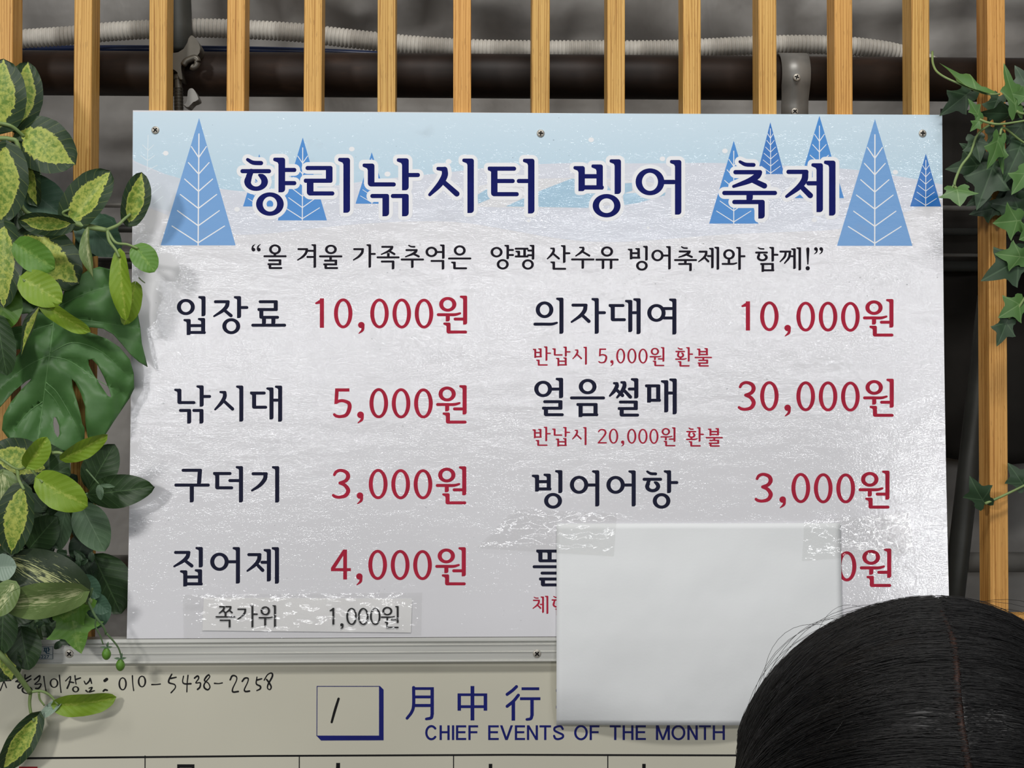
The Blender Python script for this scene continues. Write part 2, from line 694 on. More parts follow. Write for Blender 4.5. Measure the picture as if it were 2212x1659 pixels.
    def G(self, x0, y0, x1, y1, slant=0):
        w, h = self.wv, self.wh
        self.rect(x0, y0, x1, y0 + h, rs=(h / 2, w * 0.36, 0, h / 2))
        self._rp([(x1 - w, y0 + h * 0.2, 0), (x1, y0 + h * 0.5, 0), (x1 - slant, y1, 0.55 * w), (x1 - w - slant, y1, 0)])

    def N(self, x0, y0, x1, y1):
        w, h = self.wv, self.wh
        xl = x0 + 0.66 * w
        self.beak(xl, y0)
        self.rect(xl, y0, xl + w, y1, rs=(0, 0.36 * w, 0, 0.8 * w))
        self.rect(xl + 0.4 * w, y1 - h, x1, y1, rs=(0, h / 2, h / 2, 0))

    def D(self, x0, y0, x1, y1):
        w, h = self.wv, self.wh
        xl = x0 + 0.5 * w
        xt = x1 - (x1 - x0) * 0.085
        self.rect(x0, y0, xt, y0 + h, rs=(h * 0.35, h / 2, h / 2, h * 0.4))
        self._rp([(x0, y0, h * 0.3), (xl + w * 0.5, y0, 0), (xl + w * 0.5, y0 + h * 1.3, 0), (xl, y0 + h * 1.25, 0), (x0, y0 + h * 0.6, h * 0.3)])
        self.rect(xl, y0 + h * 0.3, xl + w, y1, rs=(0, 0, 0, 0.75 * w))
        self.rect(xl + w * 0.4, y1 - h, x1, y1, rs=(0, h / 2, h / 2, 0))

    def E(self, x0, y0, x1, y1, ym):
        self.D(x0, y0, x1, y1)
        self.B(x0 + self.wv, x1 - (x1 - x0) * 0.13, ym)

    def R(self, x0, y0, x1, y1):
        w, h = self.wv, self.wh
        W, H = x1 - x0, y1 - y0
        xr = x1 - W * 0.06
        ym = y0 + (H - h) * 0.5
        xl = x0 + 0.45 * w
        self.rect(x0 + W * 0.055, y0, xr, y0 + h, rs=(h / 2, 0.3 * w, 0, h / 2))
        self.rect(xr - w, y0 + h * 0.3, xr, ym + h, rs=(0, 0, 0.3 * w, 0))
        self.rect(x0, ym, xr - w * 0.3, ym + h, rs=(h * 0.4, 0, 0, h * 0.45))
        self.rect(xl, ym + h * 0.4, xl + w, y1, rs=(0, 0, 0, 0.7 * w))
        self.rect(xl + w * 0.4, y1 - h, x1, y1, rs=(0, h / 2, h / 2, 0))

    def M(self, x0, y0, x1, y1):
        w, h = self.wv, self.wh
        xl = x0 + 0.5 * w
        xr = x1 - 0.16 * w
        yb = y1 - 0.3 * h
        self.rect(x0, y0, xr, y0 + h, rs=(h * 0.4, 0.3 * w, 0, h * 0.45))
        self.rect(xl, y0 + h * 0.2, xl + w, y1, rs=(0, 0, 0.35 * w, 0))
        self.rect(xr - w, y0 + h * 0.2, xr, yb, rs=(0, 0, 0, 0))
        self.rect(xl + w * 0.3, yb - h, x1, yb, rs=(0, h / 2, h / 2, 0))

    def W(self, x0, y0, x1, y1):
        w, h = self.wv, self.wh
        H = y1 - y0
        xl = x0 + 0.6 * w
        xr = x1 - 0.16 * w
        yb = y1 - 0.35 * h
        yl = y0 + 0.25 * w
        self.beak(xl, yl)
        self.rect(xl, yl, xl + w, y1, rs=(0, 0.36 * w, 0.4 * w, 0))
        self.beak(xr - w, y0)
        self.rect(xr - w, y0, xr, yb, rs=(0, 0.36 * w, 0, 0))
        ym = y0 + H * 0.36
        self.rect(xl + w * 0.5, ym, xr - w * 0.5, ym + h)
        self.rect(xl + w * 0.5, yb - h, x1, yb, rs=(0, h / 2, h / 2, 0))

    def Pp(self, x0, y0, x1, y1):
        w, h = self.wv, self.wh
        self.B(x0, x1, y0 + h / 2)
        self.B(x0, x1, y1 - h / 2)
        xl = x0 + (x1 - x0) * 0.2
        self.beak(xl, y0 + h * 1.5, w)
        self.rect(xl, y0 + h * 1.5, xl + w, y1 - h * 0.5, rs=(0, 0.3 * w, 0, 0))
        xr = x0 + (x1 - x0) * 0.62
        self.rect(xr, y0 + h * 0.5, xr + w, y1 - h * 0.5)

    def Q(self, x0, y0, x1, y1):
        """curled ring of hieut"""
        w, h = self.wv, self.wh
        cx, cy = (x0 + x1) / 2, (y0 + y1) / 2
        pts, ws = [], []
        for k in range(15):
            an = math.radians(-72 + 290 * k / 14)
            t = abs(math.cos(an))
            wd = h * 1.05 + (w - h * 1.05) * t * t
            if k == 0:
                wd = h * 0.62
            rx, ry = (x1 - x0) / 2 - wd / 2, (y1 - y0) / 2 - wd / 2
            if k == 0:
                ry *= 0.86
            pts.append((cx + rx * math.cos(an), cy + ry * math.sin(an)))
            ws.append(wd)
        self.S2(pts, ws, 2)
        self.S2([(x0 + w * 0.55, cy), (x0 + w * 0.75, y0 + (y1 - y0) * 0.18), (x0 + w * 1.05, y0 - h * 0.2)], [w * 0.95, w * 0.9, w * 0.8], 2)

    def Bt(self, x0, x1, y):
        """bar whose right end lifts"""
        h = self.wh
        L = x1 - x0
        self.S2([(x0 + h / 2, y), (x0 + L * 0.4, y), (x0 + L * 0.75, y - h * 0.02), (x1 - h * 0.35, y - h * 0.45)], [h, h, h * 0.95, h * 0.72])

    # digits by ink box
    def d0(self, x0, y0, x1, y1):
        self.O(x0, y0, x1, y1, self.wv * 0.98, self.wh * 0.95)

    def d1(self, x0, y0, x1, y1):
        w = self.wv
        self.rect(x1 - w, y0, x1, y1)
        H = y1 - y0
        self._rp([(x1 - w * 0.5, y0, 0), (x1 - w * 0.4, y0 + 0.16 * H, 0), (x1 - w, y0 + 0.18 * H, 0), (x0 + w * 0.2, y0 + 0.2 * H, w * 0.15), (x0, y0 + 0.155 * H, w * 0.2)])

    def d3(self, x0, y0, x1, y1):
        w, h = self.wv, self.wh
        f = self.bb(x0, y0, x1, y1)
        self.S2([f(0.11, 0.20), f(0.22, 0.10), f(0.47, 0.052), f(0.78, 0.12), (x1 - w * 0.52, y0 + (y1 - y0) * 0.26), f(0.74, 0.40), f(0.42, 0.475)],
                [h * 0.9, h, h, w * 0.9, w, w * 0.85, h])
        self.S2([f(0.42, 0.475), f(0.70, 0.55), (x1 - w * 0.5, y0 + (y1 - y0) * 0.72), f(0.74, 0.89), f(0.42, 0.948), f(0.17, 0.93), f(0.05, 0.885)],
                [h, w * 0.85, w, w * 0.9, h, h * 1.0, h * 0.9])

    def d5(self, x0, y0, x1, y1):
        w, h = self.wv, self.wh
        f = self.bb(x0, y0, x1, y1)
        self.rect(x0 + (x1 - x0) * 0.1, y0, x1 - (x1 - x0) * 0.11, y0 + h * 1.05)
        self._rp([(f(0.1, 0)[0], y0, 0), (f(0.1, 0)[0] + w * 0.88, y0, 0), (f(0.05, 0)[0] + w * 0.88, f(0, 0.5)[1], 0), (f(0.05, 0)[0], f(0, 0.535)[1], 0)])
        self.S2([f(0.16, 0.475), f(0.33, 0.425), f(0.56, 0.42), (x1 - w * 0.62, y0 + (y1 - y0) * 0.50), (x1 - w * 0.5, y0 + (y1 - y0) * 0.68), f(0.72, 0.89), f(0.40, 0.95), f(0.16, 0.93), f(0.05, 0.88)],
                [h, h, h * 1.05, w * 0.9, w, w * 0.9, h, h, h * 0.9])

    def d2(self, x0, y0, x1, y1):
        w, h = self.wv, self.wh
        f = self.bb(x0, y0, x1, y1)
        self.S2([f(0.1, 0.2), f(0.22, 0.10), f(0.48, 0.05), f(0.78, 0.12), (x1 - w * 0.62, y0 + (y1 - y0) * 0.30), f(0.62, 0.55), f(0.10, 0.93)],
                [h * 0.9, h, h, w * 0.9, w, w * 0.8, h])
        self.rect(x0, y1 - h, x1, y1)

    def d4(self, x0, y0, x1, y1):
        w, h = self.wv, self.wh
        f = self.bb(x0, y0, x1, y1)
        a = f(0.615, 0)
        self.rect(a[0], y0, a[0] + w * 0.92, y1)
        yb = f(0, 0.62)[1]
        self.rect(x0, yb, x1, yb + h)
        self._rp([(a[0], y0, 0), (a[0] + w * 0.3, y0, 0), (a[0] + w * 0.3, y0 + w, 0), (x0 + w * 0.95, yb + h * 0.2, 0), (x0, yb + h * 0.3, 0), (x0, yb - h * 0.1, 0)])

    def cm(self, x0, y0, x1, y1):
        r = (x1 - x0) * 0.47
        cx, cy = x1 - r, y0 + r
        self.S2([(cx - r * 0.05, cy), (cx, cy + 0.1)], [2 * r, 2 * r], 0)
        self.S2([(x1 - r * 0.5, cy + r * 0.2), (x1 - r * 0.65, y0 + (y1 - y0) * 0.68), (x0 + r * 0.35, y1 - r * 0.18)], [r * 0.95, r * 0.85, r * 0.3], 4)

    def WON(self, x0, y0, x1, y1):
        kx = (x1 - x0) / 383.0
        ky = (y1 - y0) / 477.0
        X = lambda x: x0 + (x - 1650) * kx
        Y = lambda y: y0 + (y - 108) * ky
        self.O(X(1680), Y(125), X(1897), Y(310))
        self.Bt(X(1650), X(1957), Y(348))
        self.T(X(1789), Y(348), Y(433))
        self.B(X(1862), X(2000), Y(403))
        self.I(X(2033), Y(108), Y(472))
        self.N(X(1738), Y(447), X(2032), Y(585))

    def run(self, spec):
        for item in spec.strip().split(';'):
            a = item.split()
            if not a:
                continue
            getattr(self, a[0])(*[float(x) for x in a[1:]])
        return self

# ------------------------------------------------------------------ price sign
def bow(z):
    t = max(0.0, (ZT - z) / (ZT - ZB))
    return 0.016 * t ** 2.6


def SP(px, py, off=0.0):
    """point on the (slightly bowed) face of the sign at a photo pixel"""
    Y = -0.006
    for _ in range(5):
        p = P(px, py, Y - off)
        Y = -0.006 - bow(p.z)
    return p


sign = thing('price_sign', 'wide white Korean price board with blue winter trees along the top', 'sign')
SXL = SP(287, 240).x
SXR = SP(2035.4, 247).x


def sign_panel():
    nz = 40
    vs, fs = [], []
    th = 0.004
    zt, zb = ZT, ZB
    for j in range(nz + 1):
        z = zt + (zb - zt) * j / nz
        yf = -0.006 - bow(z)
        for x in (SXL, SXR):
            vs.append((x, yf, z))
        for x in (SXL, SXR):
            vs.append((x, yf + th, z))
    for j in range(nz):
        a = j * 4
        fs += [(a, a + 4, a + 5, a + 1), (a + 2, a + 3, a + 7, a + 6), (a, a + 2, a + 6, a + 4), (a + 1, a + 5, a + 7, a + 3)]
    fs += [(0, 1, 3, 2), (nz * 4, nz * 4 + 2, nz * 4 + 3, nz * 4 + 1)]
    o = mesh_obj('panel', vs, fs, M['sign_white'], sign)
    return o


sign_panel()
LAY = [0.00012]


def sheet(off):
    return lambda x, y: SP(x, y, off * 0.22)


def print_poly(name, pts, mat, off, n=6, curve=False):
    """a printed patch; long pieces are cut so they follow the bowed face"""
    ink = Ink()
    ink.poly(pts)
    return ink.build(name, mat, sign, sheet(off))


def smooth2(pts, n=8):
    return [(v[0], v[1]) for v in catmull([(x, y, 0) for x, y in pts], n)]


X0, X1 = 288.0, 2034.4


def edge_x(side, y):
    """pixel x of the sign's side edges"""
    z = SP(1010, y).z
    x = SXL if side < 0 else SXR
    lo, hi = (200, 400) if side < 0 else (1950, 2120)
    for _ in range(30):
        mid = (lo + hi) / 2
        if SP(mid, y).x < x:
            lo = mid
        else:
            hi = mid
    return (lo + hi) / 2


def clampx(pts):
    return [(min(max(x, edge_x(-1, y) + 0.3), edge_x(1, y) - 0.3), y) for x, y in pts]


TOP_L, TOP_R = 241.5, 248.0
sky_low = [(280, 425), (400, 425), (500, 450), (1000, 440), (1500, 440), (1850, 440), (1930, 425), (2040, 425)]
print_poly('printed_sky', clampx([(280, TOP_L), (700, 242.5), (1400, 245.5), (2040, TOP_R)] + sky_low[::-1]), M['sign_sky'], 0.00010)
far_top = smooth2([(280, 343), (330, 365), (400, 391), (500, 411), (600, 413), (700, 404), (800, 390), (960, 373), (1100, 358), (1250, 352),
                   (1400, 353), (1550, 352), (1700, 358), (1840, 366), (1960, 384), (2040, 399)], 5)
near_top = smooth2([(280, 436), (330, 452), (400, 480), (470, 503), (560, 506), (700, 491), (820, 481), (930, 478), (1010, 482), (1100, 497), (1220, 517),
                    (1320, 523), (1420, 518), (1560, 507), (1700, 501), (1810, 495), (1900, 475), (1960, 457), (2040, 430)], 5)
print_poly('printed_far_hill', clampx(far_top + near_top[::-1]), M['sign_hill'], 0.00018)
print_poly('printed_snow_bank', clampx([(280, 345)] + smooth2([(288, 350), (330, 368), (420, 398), (440, 440), (400, 462), (340, 450)], 4) + [(280, 436)]),
           M['sign_hill2'], 0.00026)
print_poly('printed_ice', [(1004, 408), (1100, 388), (1235, 384), (1330, 386), (1440, 398), (1438, 420), (1340, 441), (1250, 449), (1120, 449), (1020, 446)], M['sign_ice'], 0.00026)
print_poly('printed_ice', [(1162, 414), (1234, 386), (1300, 386), (1320, 410), (1270, 449), (1092, 446)], M['sign_pond'], 0.00032)
print_poly('printed_ice', [(1031, 421), (1060, 403), (1075, 404), (1070, 425), (1033, 440)], M['sign_pond'], 0.00032)
print_poly('printed_ice', [(1345, 418), (1385, 416), (1438, 416), (1436, 422), (1380, 438), (1348, 443)], M['sign_pond'], 0.00032)
print_poly('printed_ice', [(1348, 396), (1365, 395), (1366, 412), (1347, 418)], M['sign_pond'], 0.00032)


def disc(cx, cy, r, n=18, ky=0.85):
    return [(cx + r * math.cos(2 * math.pi * k / n), cy + ky * r * math.sin(2 * math.pi * k / n)) for k in range(n)]


for cx, cy, r in [(358, 331, 6), (760, 322, 6), (969, 349, 6.5), (837, 376, 6.5), (1277, 302, 6), (1431, 343, 6), (1566, 326, 6),
                  (1934, 372, 6), (1759, 475, 6), (512, 452, 6), (1142, 477, 4), (1400, 492, 3)]:
    print_poly('printed_snowflake', disc(cx, cy, r), M['print_white'], 0.00030)


def printed_tree(ax, ay, bl, br, by, mat, off, line=2.2, mid=None):
    o = print_poly('printed_tree', [(ax, ay), (br, by), (bl, by)], mat, off)
    bx = (bl + br) / 2
    H, hw = by - ay, (br - bl) / 2
    ink = Ink()
    pen = Pen(0, 0, 1, line, line, [(ink, 0)])
    X = lambda f: ax + (bx - ax) * f
    pen.S2([(X(0.125), ay + 0.125 * H), (bx, by)], [line, line], 0)
    for nf, ef, xf in [(0.31, 0.224, 0.2), (0.44, 0.35, 0.276), (0.576, 0.479, 0.374), (0.71, 0.6, 0.486), (0.846, 0.727, 0.56), (0.98, 0.848, 0.70)]:
        for s in (-1, 1):
            pen.S2([(X(nf), ay + nf * H), (X(ef) + s * xf * hw, ay + ef * H)], [line, line * 0.8], 0)
    b = ink.build('branch_lines', M['print_white'], sign, sheet(off + 0.00008))
    b.parent = o
    return o


TREES = [(430, 255, 347, 509, 530, 'tree_light', 2.6), (654, 297, 600, 706, 476, 'tree_mid', 2.0), (560, 333, 525, 597, 446, 'tree_mid', 1.4),
         (803, 329, 768, 839, 440, 'tree_mid', 1.4), (1585, 304, 1532, 1638, 483, 'tree_mid', 1.9), (1664, 264, 1636, 1694, 376, 'tree_dark', 1.5),
         (1770, 250, 1717, 1823, 428, 'tree_mid', 1.9), (1890, 257, 1808, 1971, 531, 'tree_light', 2.6), (2000, 332, 1966, 2033, 446, 'tree_dark', 1.5)]
for ax, ay, bl, br, by, mt, ln in TREES:
    printed_tree(ax, ay, bl, br, by, M[mt], 0.00040, ln)
fi = Ink()
pen = Pen(0, 0, 1, 2, 2, [(fi, 0)])
for a, b in [((320, 292), (318, 372)), ((320, 325), (308, 313)), ((320, 325), (332, 313)), ((319, 347), (304, 336)), ((319, 347), (334, 336)),
             ((319, 368), (340, 357)), ((328, 419), (348, 402)), ((332, 440), (352, 424))]:
    pen.S2([a, b], [1.6, 1.4], 0)
fi.build('printed_faint_tree', M['print_faint'], sign, sheet(0.00040))

# ---- the lettering, measured block by block on enlargements (x0, y0, scale, stem width, bar width, strokes)
TITLE = [
    [(500, 320, 5.027, 73, 46, '''HD 155 105 343 187;B 97 430 250;Q 138 262 397 465;I 583 103 480;B 560 705 237;B 560 705 380;O 267 480 568 735;
R 785 193 1118 515;I 1288 105 702;N 1432 167 1785 417;I 1925 110 458;B 1900 2047 292;G 1507 497 1712 740;G 1730 497 1925 740'''),
     (900, 320, 5.027, 71, 46, 'S 122 203 465 523;I 622 113 705;E 772 200 1110 523 357;I 1280 115 710;B 1087 1240 357')],
    [(1220, 320, 7.9, 110, 76, 'W 167 278 668 735;I 960 190 783;O 475 782 952 1183;O 1208 345 1700 805;B 1640 1900 578;I 1990 202 1135')],
    [(1540, 320, 7.373, 104, 70, '''HD 400 190 682 300;J 295 348 878 628;B 148 1022 714;T 585 720 840;G 307 823 826 1122;
J 1147 343 1595 800;B 1487 1700 560;I 1753 240 1020;I 1953 198 1075''')]]
for word in TITLE:
    ttl, halo = Ink(), Ink()
    for x0, y0, s, wv, wh, spec in word:
        Pen(x0, y0, s, wv, wh, [(ttl, 0.0), (halo, 8.2)]).run(spec)
    hl = halo.build('title_halo', M['print_white'], sign, sheet(0.00060))
    ttl.build('title_lettering', M['ink_navy'], hl, sheet(0.00075))

def quotes(pen, x, y, k, flip=1):
    for dx in (0, 85 * k):
        if flip > 0:
            pen.S2([(x + dx + 34 * k, y + 88 * k), (x + dx + 35 * k, y + 89 * k)], [58 * k, 58 * k], 0)
            pen.S2([(x + dx + 16 * k, y + 80 * k), (x + dx + 24 * k, y + 36 * k), (x + dx + 60 * k, y + 4 * k)], [30 * k, 24 * k, 8 * k])
        else:
            pen.S2([(x + dx + 36 * k, y + 30 * k), (x + dx + 37 * k, y + 31 * k)], [58 * k, 58 * k], 0)
            pen.S2([(x + dx + 56 * k, y + 38 * k), (x + dx + 46 * k, y + 82 * k), (x + dx + 10 * k, y + 114 * k)], [30 * k, 24 * k, 8 * k])


SUB = [
    (530, 515, 7.373, 42, 32, 'O 378 95 567 255;T 470 240 290;B 287 657 284;R 352 333 588 488'),
    (530, 515, 7.373, 42, 32, 'K 822 155 1000 355;B 975 1100 197;B 972 1100 295;I 1127 92 467;O 1268 100 1457 250;B 1173 1545 286;T 1358 286 350;R 1240 338 1477 488'),
    (750, 515, 7.373, 42, 32, '''K 88 155 268 355;I 381 93 465;B 363 456 247;J 530 118 775 263;T 655 232 305;B 467 835 302;G 535 352 752 492;HD 968 100 1087 147;J 915 170 1163 300;B 852 1224 336;T 1037 336 470;
O 1247 132 1437 298;B 1420 1530 217;I 1552 97 323;G 1327 343 1547 495;O 1697 110 1888 273;B 1605 1977 320;N 1660 370 1910 492'''),
    (1040, 515, 7.373, 42, 32, 'O 145 135 337 303;I 440 103 330;B 420 518 184;B 420 518 264;O 243 330 435 495;Pp 530 148 750 303;B 730 820 193;B 727 820 268;I 843 103 338;O 645 333 835 498'),
    (1040, 515, 7.373, 42, 32, 'S 1037 147 1250 335;I 1340 107 390;B 1320 1416 236;N 1103 367 1350 500;S 1488 133 1738 287;B 1427 1800 335;T 1614 335 483;O 1903 127 2097 290;B 1815 2187 338;T 1936 338 487;T 2064 338 487'),
    (1340, 515, 4.809, 27.5, 21, '''W 82 100 208 218;I 285 77 230;O 163 232 285 335;O 322 117 450 237;B 440 510 178;I 524 80 322;
HD 628 80 702 110;J 598 125 758 200;B 558 797 225;T 676 225 262;G 600 255 743 340;J 807 127 925 250;B 900 960 183;I 970 98 310;I 1027 87 325;O 1068 112 1190 220;T 1128 210 268;Bt 1052 1215 265;I 1252 88 327;B 1240 1300 185'''),
    (1340, 515, 4.809, 27.5, 21, '''HD 1425 90 1498 118;B 1400 1533 147;Q 1418 155 1532 238;I 1597 88 240;B 1580 1643 170;M 1453 255 1600 348;B 1652 1778 137;B 1765 1810 185;I 1823 103 318;I 1878 92 332''')]
for wi, (x0, y0, s, wv, wh, spec) in enumerate(SUB):
    ink = Ink()
    pn = Pen(x0, y0, s, wv, wh, [(ink, 0.0)]).run(spec)
    if wi == 0:
        quotes(pn, 95, 90, 1.0)
    if wi == 6:
        pn.S2([(1718, 145), (1708, 190), (1660, 242)], [24, 24, 13])
        pn.S2([(1762, 145), (1752, 200), (1706, 258)], [26, 26, 14])
        pn.S2([(1948, 110), (1948, 266)], [34, 14], 0)
        pn.S2([(1946, 310), (1947, 310)], [44, 44], 0)
        quotes(pn, 2008, 90, 0.64, -1)
    ink.build('slogan_word', M['ink_black'], sign, sheet(0.0006))

BLOCKS = [
    ('item_lettering', 'ink_dark', 370, 620, 7.9, 70, 52, '''O 95 203 402 480;I 585 155 498;W 220 528 590 820;J 710 225 1052 517;I 1192 155 530;B 1170 1315 350;O 870 532 1177 805;
R 1470 225 1840 543;T 1582 525 640;T 1742 525 640;B 1365 1960 652'''),
    ('item_lettering', 'ink_dark', 370, 815, 7.9, 70, 52, '''N 57 195 412 458;I 553 137 502;B 530 680 327;G 130 540 340 790;G 358 540 550 790;S 728 233 1073 568;I 1230 140 757;
D 1343 243 1637 537;I 1745 172 720;B 1730 1840 390;I 1893 142 758'''),
    ('item_lettering', 'ink_dark', 370, 990, 7.9, 71, 53, '''G 175 178 525 445 18;B 52 657 457;T 350 457 752;D 713 233 1057 530;B 973 1180 380;I 1225 132 752;K 1358 237 1648 568;I 1843 133 755'''),
    ('item_lettering', 'ink_dark', 360, 1165, 7.9, 71, 53, '''J 108 197 463 480;I 618 130 480;W 240 510 617 805;O 742 228 1060 538;B 1040 1200 383;I 1252 132 755;
J 1360 235 1668 560;B 1600 1730 392;I 1780 165 718;I 1918 133 757'''),
    ('item_lettering', 'ink_dark', 1130, 625, 6.144, 55, 40, '''O 167 160 402 382;Bt 137 462 462;I 536 110 590;J 627 190 900 450;I 1005 115 590;B 985 1100 310;D 1135 195 1365 423;I 1450 140 568;B 1440 1520 310;I 1560 118 595;
O 1647 195 1892 432;B 1850 2000 255;B 1850 2000 380;I 2035 122 600'''),
    ('item_lettering', 'ink_dark', 1130, 805, 6.144, 56, 40, '''O 147 107 385 325;B 365 490 218;I 532 68 338;R 250 365 540 578;O 738 83 975 287;B 622 1088 335;M 707 403 998 590;
S 1140 125 1335 318;S 1235 113 1440 342;B 1390 1490 217;I 1530 73 342;R 1255 370 1540 583;M 1617 155 1830 398;I 1928 100 527;B 1910 2000 270;I 2040 77 553'''),
    ('item_lettering', 'ink_dark', 1130, 1000, 6.144, 55, 41, '''W 125 142 377 380;I 522 95 400;O 278 398 517 607;O 620 170 865 410;B 845 970 293;I 1012 97 577;O 1105 172 1350 410;B 1330 1450 293;I 1495 98 577;
HD 1632 98 1777 165;B 1585 1845 217;Q 1618 232 1820 390;I 1965 97 400;B 1945 2060 260;O 1720 400 1955 607'''),
    ('item_lettering', 'ink_dark', 1010, 1085, 5.53, 50, 36, '''D 820 565 1005 717;D 930 565 1190 717;B 777 1230 770;R 853 828 1190 1005'''),
    ('price_lettering', 'ink_red', 660, 620, 5.821, 52, 38, '''d1 117 143 232 513;d0 357 143 590 520;cm 657 438 743 590;d0 813 145 1047 520;d0 1093 145 1327 522;d0 1373 147 1607 522;WON 1650 108 2033 585'''),
    ('price_lettering', 'ink_red', 700, 820, 6.703, 60, 44, '''d5 135 127 397 557;cm 475 462 578 635;d0 657 123 928 560;d0 980 125 1250 562;d0 1303 127 1575 562;WON 1622 80 2065 637'''),
    ('price_lettering', 'ink_red', 700, 995, 6.703, 60, 44, '''d3 120 118 380 552;cm 468 460 568 633;d0 647 120 920 558;d0 973 123 1245 560;d0 1297 125 1568 560;WON 1617 82 2060 633'''),
    ('price_lettering', 'ink_red', 700, 1170, 6.703, 60, 44, '''d4 100 115 388 548;cm 460 458 558 633;d0 640 118 912 555;d0 965 120 1238 557;d0 1290 122 1562 557;WON 1610 80 2053 633'''),
    ('price_lettering', 'ink_red', 1580, 630, 5.978, 54, 39, '''d1 125 125 240 502;d0 370 125 610 510;cm 680 428 768 580;d0 838 130 1080 515;d0 1127 130 1368 515;d0 1415 132 1657 518;WON 1698 95 2093 580'''),
    ('price_lettering', 'ink_red', 1580, 805, 5.978, 54, 39, '''d3 87 107 315 493;d0 370 110 610 495;cm 680 412 768 567;d0 838 112 1080 498;d0 1127 113 1368 500;d0 1415 115 1657 502;WON 1700 78 2097 570'''),
    ('price_lettering', 'ink_red', 1610, 1005, 6.506, 59, 43, '''d3 137 105 387 525;cm 475 437 572 605;d0 647 108 912 532;d0 963 112 1227 535;d0 1278 115 1543 535;WON 1592 75 2027 610'''),
    ('price_lettering', 'ink_red', 1680, 1085, 5.53, 50, 37, '''d0 712 585 940 945;WON 980 552 1357 1012'''),
    ('refund_lettering', 'ink_red', 1130, 625, 6.144, 26, 18.5, '''W 133 783 250 910;I 323 757 948;B 310 370 848;N 177 933 327 1013;N 390 783 525 880;I 580 760 893;B 565 630 830;W 440 903 583 1018;S 652 798 783 928;I 847 762 1000;
d5 1000 785 1115 983;cm 1155 940 1200 1020;d0 1235 785 1355 983;d0 1383 785 1505 983;d0 1530 787 1653 985;WON 1678 767 1875 1020'''),
    ('refund_lettering', 'ink_red', 1400, 735, 13.825, 60, 44, '''HD 880 213 1030 287;B 813 1105 337;Q 860 355 1078 530;T 968 505 570;Bt 807 1157 565;I 1243 205 637;B 1220 1343 415;N 895 623 1243 787;
W 1467 233 1795 465;B 1387 1910 515;T 1650 515 600;R 1480 575 1815 787'''),
    ('refund_lettering', 'ink_red', 1130, 805, 6.144, 26, 18.5, '''W 127 745 248 870;I 320 718 910;B 300 367 810;N 170 893 325 972;N 388 742 520 838;I 577 720 853;B 560 625 792;W 437 868 580 980;S 647 758 778 888;I 842 722 962;
d2 990 745 1110 940;d0 1138 743 1263 943;cm 1297 900 1343 980;d0 1380 745 1503 943;d0 1527 745 1652 943;d0 1675 745 1797 945;WON 1822 725 2022 978'''),
    ('refund_lettering', 'ink_red', 1270, 910, 6.9125, 30, 22, '''HD 1502 92 1577 130;B 1468 1617 155;Q 1493 165 1605 250;T 1545 240 275;Bt 1465 1640 270;I 1682 88 305;B 1670 1733 195;N 1508 297 1685 378;
W 1797 102 1962 217;B 1757 2015 245;T 1887 245 285;R 1803 275 1970 380'''),
    ('refund_lettering', 'ink_red', 1010, 1085, 5.53, 23, 17, '''HD 788 1128 850 1152;J 775 1163 882 1275;B 862 900 1220;I 913 1125 1320;I 965 1117 1333;HD 1022 1118 1085 1145;B 1003 1120 1167;Q 1015 1182 1110 1258;I 1165 1117 1250;B 1115 1155 1190;M 1050 1268 1168 1350'''),
]
for nm, mt, x0, y0, s, wv, wh, spec in BLOCKS:
    ink = Ink()
    Pen(x0, y0, s, wv, wh, [(ink, 0.0)]).run(spec)
    ink.build(nm, M[mt], sign, sheet(0.0006))


def screw(parent, p, r, yaw=0.0):
    """countersunk cross-head screw seen face on, facing -y"""
    bm = bmesh.new()
    prof = [(0.0, -0.0009), (r * 0.55, -0.00085), (r * 0.9, -0.0005), (r, 0.0), (r, 0.0006)]
    n = 24
    rings = []
    for rr, dy in prof[1:]:
        rings.append([bm.verts.new((rr * math.cos(2 * math.pi * k / n), dy, rr * math.sin(2 * math.pi * k / n))) for k in range(n)])
    c = bm.verts.new((0, prof[0][1], 0))
    for k in range(n):
        bm.faces.new((c, rings[0][k], rings[0][(k + 1) % n]))
        for a, b in zip(rings[:-1], rings[1:]):
            bm.faces.new((a[k], b[k], b[(k + 1) % n], a[(k + 1) % n]))
    o = bm_obj('screw', bm, M['screw'], parent, True)
    bm = bmesh.new()
    a, b = r * 0.62, r * 0.17
    add_box(bm, (-a, -0.00115, -b), (a, -0.0006, b))
    add_box(bm, (-b, -0.00116, -a), (b, -0.0006, a))
    d = bm_obj('cross_recess', bm, M['screw_slot'], o)
    o.location = p
    o.rotation_euler = (0, yaw, 0)
    return o


for px, py, yw in [(335.5, 281, 0.7), (1168, 288, 0.1), (1993, 288, 0.05)]:
    screw(sign, SP(px, py, 0.0006), 0.0041, yw)

# ------------------------------------------------------------------ whiteboard calendar below the sign
def alu():
    t = NT('brushed_aluminium')
    v = t.noise(t.coord((6, 300, 300)), 1.0, 3)
    t.bump(v, 0.06, 0.0005)
    return t.base(t.ramp(v, [(0.3, rgb(204, 204, 197)), (0.7, rgb(222, 222, 215))]), 0.38, 0.4, 0.5)


M['alu'] = alu()
M['wb'] = plain('whiteboard_enamel', rgb(213, 210, 192), 0.33, 0, 0.45, 0.03, 6)
M['wb_tape'] = plain('yellowed_tape_band', rgb(196, 193, 176), 0.4, 0, 0.4, 0.03, 30)
WBY = -0.014
board = thing('whiteboard', 'cream whiteboard monthly planner in aluminium frame under the price sign', 'whiteboard')
bl = P(-44, 1500, WBY).x
br = bl + 1.2
zft = ZB - 0.0006
zfb = P(1010, 1428, -0.022).z
zbot = zft - 0.9


